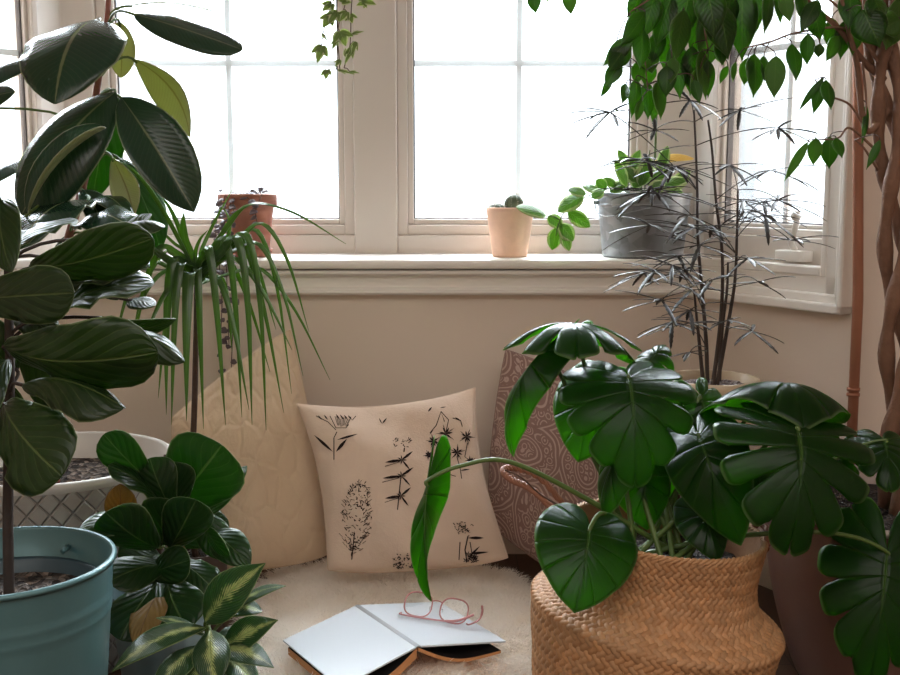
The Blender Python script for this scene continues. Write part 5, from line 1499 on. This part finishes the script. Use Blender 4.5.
FL = [((533, -8), (536, 14), 13), ((568, -14), (571, 15), 14), ((545, -20), (548, 2), 12),
      ((655, -6), (640, 42), 24), ((645, 12), (620, 46), 20), ((672, -4), (656, 48), 24), ((700, -10), (690, 62), 30), ((720, -6), (704, 74), 34), ((715, 0), (728, 60), 34), ((742, -14), (742, 62), 30), ((756, -10), (744, 50), 22),
      ((628, 44), (608, 72), 20), ((632, 38), (603, 66), 16), ((642, 28), (640, 70), 19), ((620, 62), (605, 88), 15), ((648, 50), (652, 74), 18), ((662, 10), (664, 72), 20), ((676, 40), (680, 100), 22), ((692, 46), (690, 96), 20), ((702, 50), (706, 100), 19),
      ((720, 42), (722, 66), 14), ((650, 62), (646, 88), 18), ((636, 78), (631, 118), 15), ((647, 82), (648, 120), 16), ((657, 82), (661, 120), 18), ((667, 66), (666, 98), 18), ((708, 60), (708, 98), 14), ((714, 40), (724, 66), 13), ((700, 70), (690, 92), 14),
      ((728, 66), (720, 84), 9), ((736, 62), (733, 82), 7), ((754, 54), (753, 98), 22), ((748, 58), (744, 86), 14), ((764, 56), (764, 82), 12), ((776, 56), (774, 99), 19), ((792, 44), (796, 82), 17), ((808, 34), (807, 66), 14), ((820, 44), (818, 58), 10),
      ((824, 78), (798, 112), 7), ((822, 80), (813, 115), 12), ((826, 80), (831, 110), 15), ((816, 138), (813, 166), 14), ((830, 137), (829, 169), 18), ((836, 138), (842, 158), 13), ((808, 142), (784, 182), 9), ((866, 104), (861, 146), 7),
      ((800, -10), (806, 30), 18), ((812, 5), (820, 42), 20), ((818, 0), (800, 34), 16), ((832, 18), (832, 52), 18), ((846, 20), (840, 60), 18), ((770, -10), (764, 34), 14), ((776, -5), (780, 24), 12), ((784, -8), (790, 22), 14), ((850, -8), (848, 30), 22),
      ((862, 10), (880, 48), 34), ((880, 5), (868, 44), 30), ((893, 8), (886, 50), 34), ((900, 20), (880, 30), 26), ((872, -6), (884, 26), 28), ((900, -4), (902, 40), 30), ((858, 20), (852, 56), 16), ((838, 36), (826, 62), 14),
      ((690, -12), (676, 44), 30), ((706, -14), (714, 40), 30), ((660, 30), (652, 64), 18), ((684, 10), (676, 62), 24), ((730, -10), (720, 40), 28), ((640, -8), (628, 22), 16), ((652, -10), (662, 30), 18), ((672, 58), (670, 84), 16), ((684, 62), (694, 92), 16), ((640, 60), (636, 86), 14), ((612, 76), (600, 98), 8), ((626, 84), (622, 104), 10), ((642, 100), (636, 122), 10), ((658, 96), (652, 122), 12), ((694, 80), (700, 104), 11), ((616, 46), (612, 80), 14), ((880, 140), (866, 170), 8)]
b = MB(); tw = MB()
for i, (p0, p1, wp) in enumerate(FL):
    y0 = random.uniform(1.98, 2.12); pb = P(*p0, y0); pt = P(*p1, y0 - random.uniform(-.015, .04))
    back = random.random() < .25
    leaf(b, pb, pt, M(wp, 2.05) * 1.06, Vector((random.uniform(-.5, .5), -.9 if not back else .9, random.uniform(0, .45))), 'ficus', random.uniform(.02, .10), random.uniform(.05, .25), wave=.02, nw=2, nu=6, nv=12, ph=i)
    q = min(brl, key=lambda s_: (s_ - pb).length + (0 if s_.z > pb.z - .01 else .05))
    d = pb - q
    tw.tube(bez(q, q + d * .4 + Vector((0, 0, .1 * d.length)), pb + Vector((0, 0, .25 * d.length)), pb, 6), .0011, 5)
b.add(tw.v, tw.f, 1, tw.uv, tw.c); b.build('foliage', [W['leaf_ficus'], W['stem_brown']], e)

# ------------------------------------------------------------------ monstera in the seagrass belly basket
YM = 1.90
cx, cy = P(656, 600, YM).x, YM
zr = P(656, 528, YM).z; zm = P(656, 611, YM).z
RB_ = M(131, YM); RN = M(96, YM); RR = M(102, YM)
e = thing('monstera', 'large split-leaf monstera in a woven tan seagrass belly basket', 'plant', (cx, cy, 0))
TILT = Matrix.Rotation(math.radians(9.5), 3, 'Y')
PIV = Vector((cx, cy, zm))
def tl(p): return PIV + TILT @ (Vector(p) - PIV)
# profile by arc: (radius, height) from the foot to the rim
PROF = [(RB_ * .80, .012), (RB_ * .86, .03), (RB_ * .93, .09), (RB_ * .94, .15), (RB_ * .965, zm - .05), (RB_ * .985, zm - .014), (RB_ * 1.0, zm - .001), (RB_ * .985, zm + .005), (RB_ * .95, zm + .010), (RB_ * .89, zm + .018), (RN * 1.07, zm + .036), (RN, zm + .068), (RN * 1.0, zm + .10), (RR, zr)]
pp = [Vector((r, z, 0)) for r, z in PROF]; fine = smoothline(pp, 10)
acc = [0.0]
for i in range(1, len(fine)): acc.append(acc[-1] + (fine[i] - fine[i - 1]).length)
TOT = acc[-1]
def prof_at(s_):
    r = float(np.interp(s_, acc, [q.x for q in fine])); z = float(np.interp(s_, acc, [q.y for q in fine]))
    e_ = .002; r2 = float(np.interp(s_ + e_, acc, [q.x for q in fine])); z2 = float(np.interp(s_ + e_, acc, [q.y for q in fine]))
    r0 = float(np.interp(s_ - e_, acc, [q.x for q in fine])); z0 = float(np.interp(s_ - e_, acc, [q.y for q in fine]))
    n = Vector((z2 - z0, -(r2 - r0))); n.normalize(); return r, z, n
t = NT('seagrass_weave')
nz = t.noise(160, 3); col = t.mul(t.tint(), t.mix(nz, (.78, .76, .74), (1.12, 1.1, 1.08)))
W['seagrass'] = t.done(t.pbr(col, .62, 0, t.bump(t.noise(220, 2), .25, .002), .45))
b = MB()
def lean(z):  return max(0, min(1, (z - .02) / (zm - .02))) * (1 - .5 * max(0, min(1, (z - zm) / (zr - zm))))
def place(p):
    q = tl(p); f = lean(p.z); return Vector(p).lerp(q, f)
# under-surface
NA = 96; KS = 60; v = []; f = []
for i in range(KS + 1):
    r, z, n = prof_at(TOT * i / KS)
    for j in range(NA):
        q = 2 * PI * j / NA; v.append(place(Vector((cx + (r - .003) * math.cos(q), cy + (r - .003) * math.sin(q), z - 0))))
for i in range(KS):
    for j in range(NA): f.append((i * NA + j, i * NA + (j + 1) % NA, (i + 1) * NA + (j + 1) % NA, (i + 1) * NA + j))
f.append(tuple(range(NA - 1, -1, -1)))
b.add(v, f, 0, None, srgb(88, 58, 38))
# inside wall
v = []; f = []
for i in range(16):
    r, z, n = prof_at(TOT * (1 - i / 16 * .5))
    for j in range(NA):
        q = 2 * PI * j / NA; v.append(place(Vector((cx + (r - .009) * math.cos(q), cy + (r - .009) * math.sin(q), z))))
for i in range(15):
    for j in range(NA): f.append(((i + 1) * NA + j, (i + 1) * NA + (j + 1) % NA, i * NA + (j + 1) % NA, i * NA + j))
b.add(v, f, 0, None, srgb(150, 108, 74))
# woven strands: staggered herringbone of short puffed straws
row_h = .0108; NR = int(TOT / row_h); NC = 86
rg = random.Random(3)
for i in range(NR):
    s0 = (i + .5) * TOT / NR
    for j in range(NC):
        a0 = (j + (i % 2) * .5) / NC * 2 * PI
        sl = .55 if i % 2 else -.55
        base = srgb(178, 138, 100); k_ = rg.uniform(.78, 1.12)
        w_ = rg.random()
        c_ = tuple(min(1, q * k_ * m_) for q, m_ in zip(base, (1, 1 - .10 * w_, 1 - .22 * w_)))
        vs = []; fs = []
        LU, LV = .62, .66
        for a in range(5):
            for d_ in range(4):
                uu = (a / 4 - .5) * 2; vv = (d_ / 3 - .5) * 2
                hgt = .0046 * (1 - uu * uu * .95) ** .6 * (1 - vv * vv * .92) ** .5 if abs(uu) < 1.01 else 0
                av = a0 + uu * LU * 2 * PI / NC + 0
                sv = s0 + (vv * LV * (1 - .25 * abs(uu)) + sl * uu) * TOT / NR
                r, z, n = PR_CACHE(sv) if False else prof_at(max(0, min(TOT - .0005, sv)))
                rr = r + n.x * (hgt - .0012); zz_ = z + n.y * (hgt - .0012)
                vs.append(place(Vector((cx + rr * math.cos(av), cy + rr * math.sin(av), zz_))))
        for a in range(4):
            for d_ in range(3):
                q = a * 4 + d_; fs.append((q, q + 4, q + 5, q + 1))
        b.add(vs, fs, 0, None, c_)
# plaited rim
r, z, n = prof_at(TOT)
for ph in (0, 2.09, 4.19):
    pts = []
    for j in range(181):
        q = 2 * PI * j / 180; w_ = q * 34 + ph
        pts.append(place(Vector((cx + (r - .003 + .0035 * math.cos(w_)) * math.cos(q), cy + (r - .003 + .0035 * math.cos(w_)) * math.sin(q), z + .0035 * math.sin(w_)))))
    o_ = len(b.v); b.tube(pts, .0032, 5, cap=False); b.c[o_:] = [srgb(172, 130, 90)] * (len(b.v) - o_)
b.build('basket', W['seagrass'], e)
# handles: left one flops outward, right one stands at the rim
def handle(pts):
    b = MB(); ln = smoothline(pts, 10)
    for ph in (0, 2.09, 4.19):
        q = []
        for i, p in enumerate(ln):
            w_ = i * .9 + ph; q.append(p + Vector((.003 * math.cos(w_), .002 * math.sin(w_), .003 * math.sin(w_))))
        b.tube(q, .0036, 6)
    b.c = [srgb(140, 92, 70)] * len(b.v)
    b.build('handle', W['seagrass'], e)
handle([place(Vector((cx - RR * .93, cy + .07, zr - .006))), P(540, 478, 1.97), P(514, 468, 1.95), P(503, 471, 1.92), P(512, 480, 1.9), P(535, 492, 1.88), place(Vector((cx - RR * .97, cy - .03, zr - .006)))])
handle([place(Vector((cx + RR * .96, cy + .05, zr - .006))), place(Vector((cx + RR * .99, cy + .03, zr + .016))), place(Vector((cx + RR * 1.0, cy, zr + .020))), place(Vector((cx + RR * .99, cy - .03, zr + .016))), place(Vector((cx + RR * .96, cy - .05, zr - .008)))])
b = MB()
n = 48; v = [place(Vector((cx, cy, zr - .055)))]; f = []
for k_ in range(1, 7):
    for j in range(n):
        q = 2 * PI * j / n; rr = (RN - .012) * k_ / 6; v.append(place(Vector((cx + rr * math.cos(q), cy + rr * math.sin(q), zr - .055 + random.uniform(-.004, .004)))))
for j in range(n): f.append((0, 1 + j, 1 + (j + 1) % n))
for i in range(5):
    for j in range(n): f.append((1 + i * n + j, 1 + (i + 1) * n + j, 1 + (i + 1) * n + (j + 1) % n, 1 + i * n + (j + 1) % n))
b.add(v, f); b.build('soil', W['soil'], e)

LM = [  # base px, tip px, options, petiole start offset, petiole waypoint px
 dict(b=(572, 326, 2.00), t=(578, 348, 1.84), n=(0.03, -.30, 1), wx=1.35, K=5, gap=.34, t0=.35, bend=.12, fold=-.10, curl=.28, droop=.17, seed=1, way=(600, 420, 2.0)),
 dict(b=(545, 348, 2.0), t=(511, 456, 1.96), n=(-.75, -.35, .55), wx=.42, K=4, gap=.0, bend=.16, fold=.55, curl=.1, droop=.02, seed=2, way=(590, 450, 1.98), twist=.6),
 dict(b=(628, 376, 1.90), t=(634, 494, 1.82), n=(.0, -.95, .42), wx=1.0, K=6, gap=.2, t0=.6, bend=.10, fold=.10, curl=.15, droop=.06, seed=3, bb=.9, way=(622, 440, 1.98)),
 dict(b=(598, 386, 1.98), t=(578, 462, 1.92), n=(-.3, -.9, .1), wx=.9, K=5, gap=.0, bend=.10, fold=.1, curl=.2, droop=.03, seed=4, way=(610, 450, 2.0)),
 dict(b=(797, 428, 1.80), t=(787, 562, 1.72), n=(.06, -.95, .40), wx=1.06, K=6, gap=.30, t0=.46, bend=.06, fold=.04, curl=.08, droop=.07, seed=5, bb=1.0, way=(740, 470, 1.9), lab='big deeply split leaf facing the room'),
 dict(b=(770, 392, 1.98), t=(806, 424, 1.80), n=(.12, -.5, .9), wx=1.25, K=5, gap=.0, t0=.45, bend=.22, fold=-.12, curl=.35, droop=.06, seed=6, way=(720, 460, 2.0)),
 dict(b=(698, 434, 1.88), t=(742, 548, 1.80), n=(-.25, -.95, .25), wx=.62, K=5, gap=.0, bend=.14, fold=.18, curl=.3, droop=.02, seed=7, bb=.9, way=(690, 470, 1.95)),
 dict(b=(590, 528, 1.74), t=(574, 614, 1.66), n=(-.05, -1, .12), wx=1.02, K=6, gap=.0, bend=.06, fold=.10, curl=.15, droop=.02, seed=8, bb=.5, way=(606, 515, 1.80), lab='unsplit heart-shaped leaf hanging over the basket rim'),
 dict(b=(428, 480, 1.80), t=(430, 602, 1.76), n=(-.35, -.85, .25), wx=.40, K=5, gap=.0, t0=.5, bend=.10, fold=1.08, curl=.1, droop=.02, seed=9, way=(510, 462, 1.84), lab='folded leaf hanging over the book on a long stalk', twist=1.2),
 dict(b=(887, 552, 1.86), t=(868, 690, 1.80), n=(-.2, -.95, .25), wx=.78, K=6, gap=.16, t0=.6, bend=.08, fold=.15, curl=.2, droop=.03, seed=10, way=(805, 532, 1.84)),
 dict(b=(664, 418, 2.02), t=(668, 500, 1.98), n=(.1, -.95, .2), wx=.95, K=5, gap=.2, bend=.1, fold=.1, curl=.2, droop=.04, seed=11, way=(660, 470, 2.0)),
 dict(b=(700, 396, 2.06), t=(712, 452, 2.02), n=(.2, -.9, .35), wx=1.0, K=5, gap=.25, bend=.1, fold=.1, curl=.3, droop=.06, seed=12, way=(690, 450, 2.02)),
 dict(b=(625, 440, 1.90), t=(604, 520, 1.86), n=(-.75, -.6, .1), wx=.6, K=5, gap=.0, bend=.12, fold=.3, curl=.2, droop=.02, seed=13, way=(625, 480, 1.92)),
 dict(b=(648, 366, 2.02), t=(668, 344, 2.08), n=(.1, -.4, .9), wx=.9, K=4, gap=.2, bend=.15, fold=.2, curl=.6, droop=.08, seed=14, way=(640, 430, 2.02)),
 dict(b=(700, 510, 1.86), t=(718, 562, 1.80), n=(.1, -.8, .6), wx=.8, K=5, gap=.0, bend=.1, fold=.2, curl=.3, droop=.03, seed=15, way=(690, 520, 1.9)),
 dict(b=(884, 440, 1.98), t=(890, 492, 1.90), n=(-.1, -.85, .5), wx=1.0, K=5, gap=.2, bend=.1, fold=.1, curl=.3, droop=.06, seed=16, way=(800, 480, 1.98)),
 dict(b=(842, 446, 2.04), t=(838, 488, 2.0), n=(-.1, -.7, .7), wx=1.0, K=5, gap=.2, bend=.1, fold=.1, curl=.3, droop=.06, seed=17, way=(770, 480, 2.0)),
 dict(b=(640, 470, 1.94), t=(648, 530, 1.90), n=(.1, -.95, .2), wx=.9, K=5, gap=.0, bend=.1, fold=.1, curl=.2, droop=.04, seed=18, way=(645, 490, 1.95)),
 dict(b=(760, 470, 1.92), t=(752, 520, 1.88), n=(.1, -.95, .2), wx=.9, K=5, gap=.2, bend=.1, fold=.1, curl=.2, droop=.04, seed=19, way=(740, 490, 1.95)),
]
for k_, L_ in enumerate(LM):
    pb = P(*L_['b']); pt = P(*L_['t']); b = MB()
    monstera(b, pb, pt, L_['wx'], Vector(L_['n']), L_['bend'], L_['fold'], L_['curl'], L_['K'], L_['gap'], L_.get('t0', .42), L_['droop'], seed=L_['seed'], twist=L_.get('twist', 0), bb=L_.get('bb', 0))
    o = b.build('leaf', W['leaf_monstera'], e)
    if 'lab' in L_: o['label'] = L_['lab']
    way = P(*L_['way']); q = (k_ * 2.4)
    root = Vector((cx + .05 * math.cos(q), cy + .05 * math.sin(q), zr - .06))
    a_ = (pt - pb).normalized()
    pts = smoothline([root, root.lerp(way, .55) + Vector((0, 0, .01)), way, way.lerp(pb, .6) - a_ * .006 + Vector((0, 0, .006)), pb, pb + a_ * .012], 7)
    b = MB(); b.tube(pts, [.0052 - .0024 * i / len(pts) for i in range(len(pts))], 8)
    p_ = b.build('petiole', W['stem_green'], o); p_.matrix_parent_inverse = Matrix.Identity(4); p_.parent = o
    p_.matrix_parent_inverse = (Matrix.Translation(-Vector(e.location))).inverted() @ Matrix.Translation(-Vector(e.location))
b = MB(); ln = smoothline([P(560, 506, 1.84), P(540, 494, 1.83), P(522, 478, 1.82), P(505, 470, 1.82)], 6); b.tube(ln, .0016, 5)
b.build('aerial_root', W['stem_brown'], e)
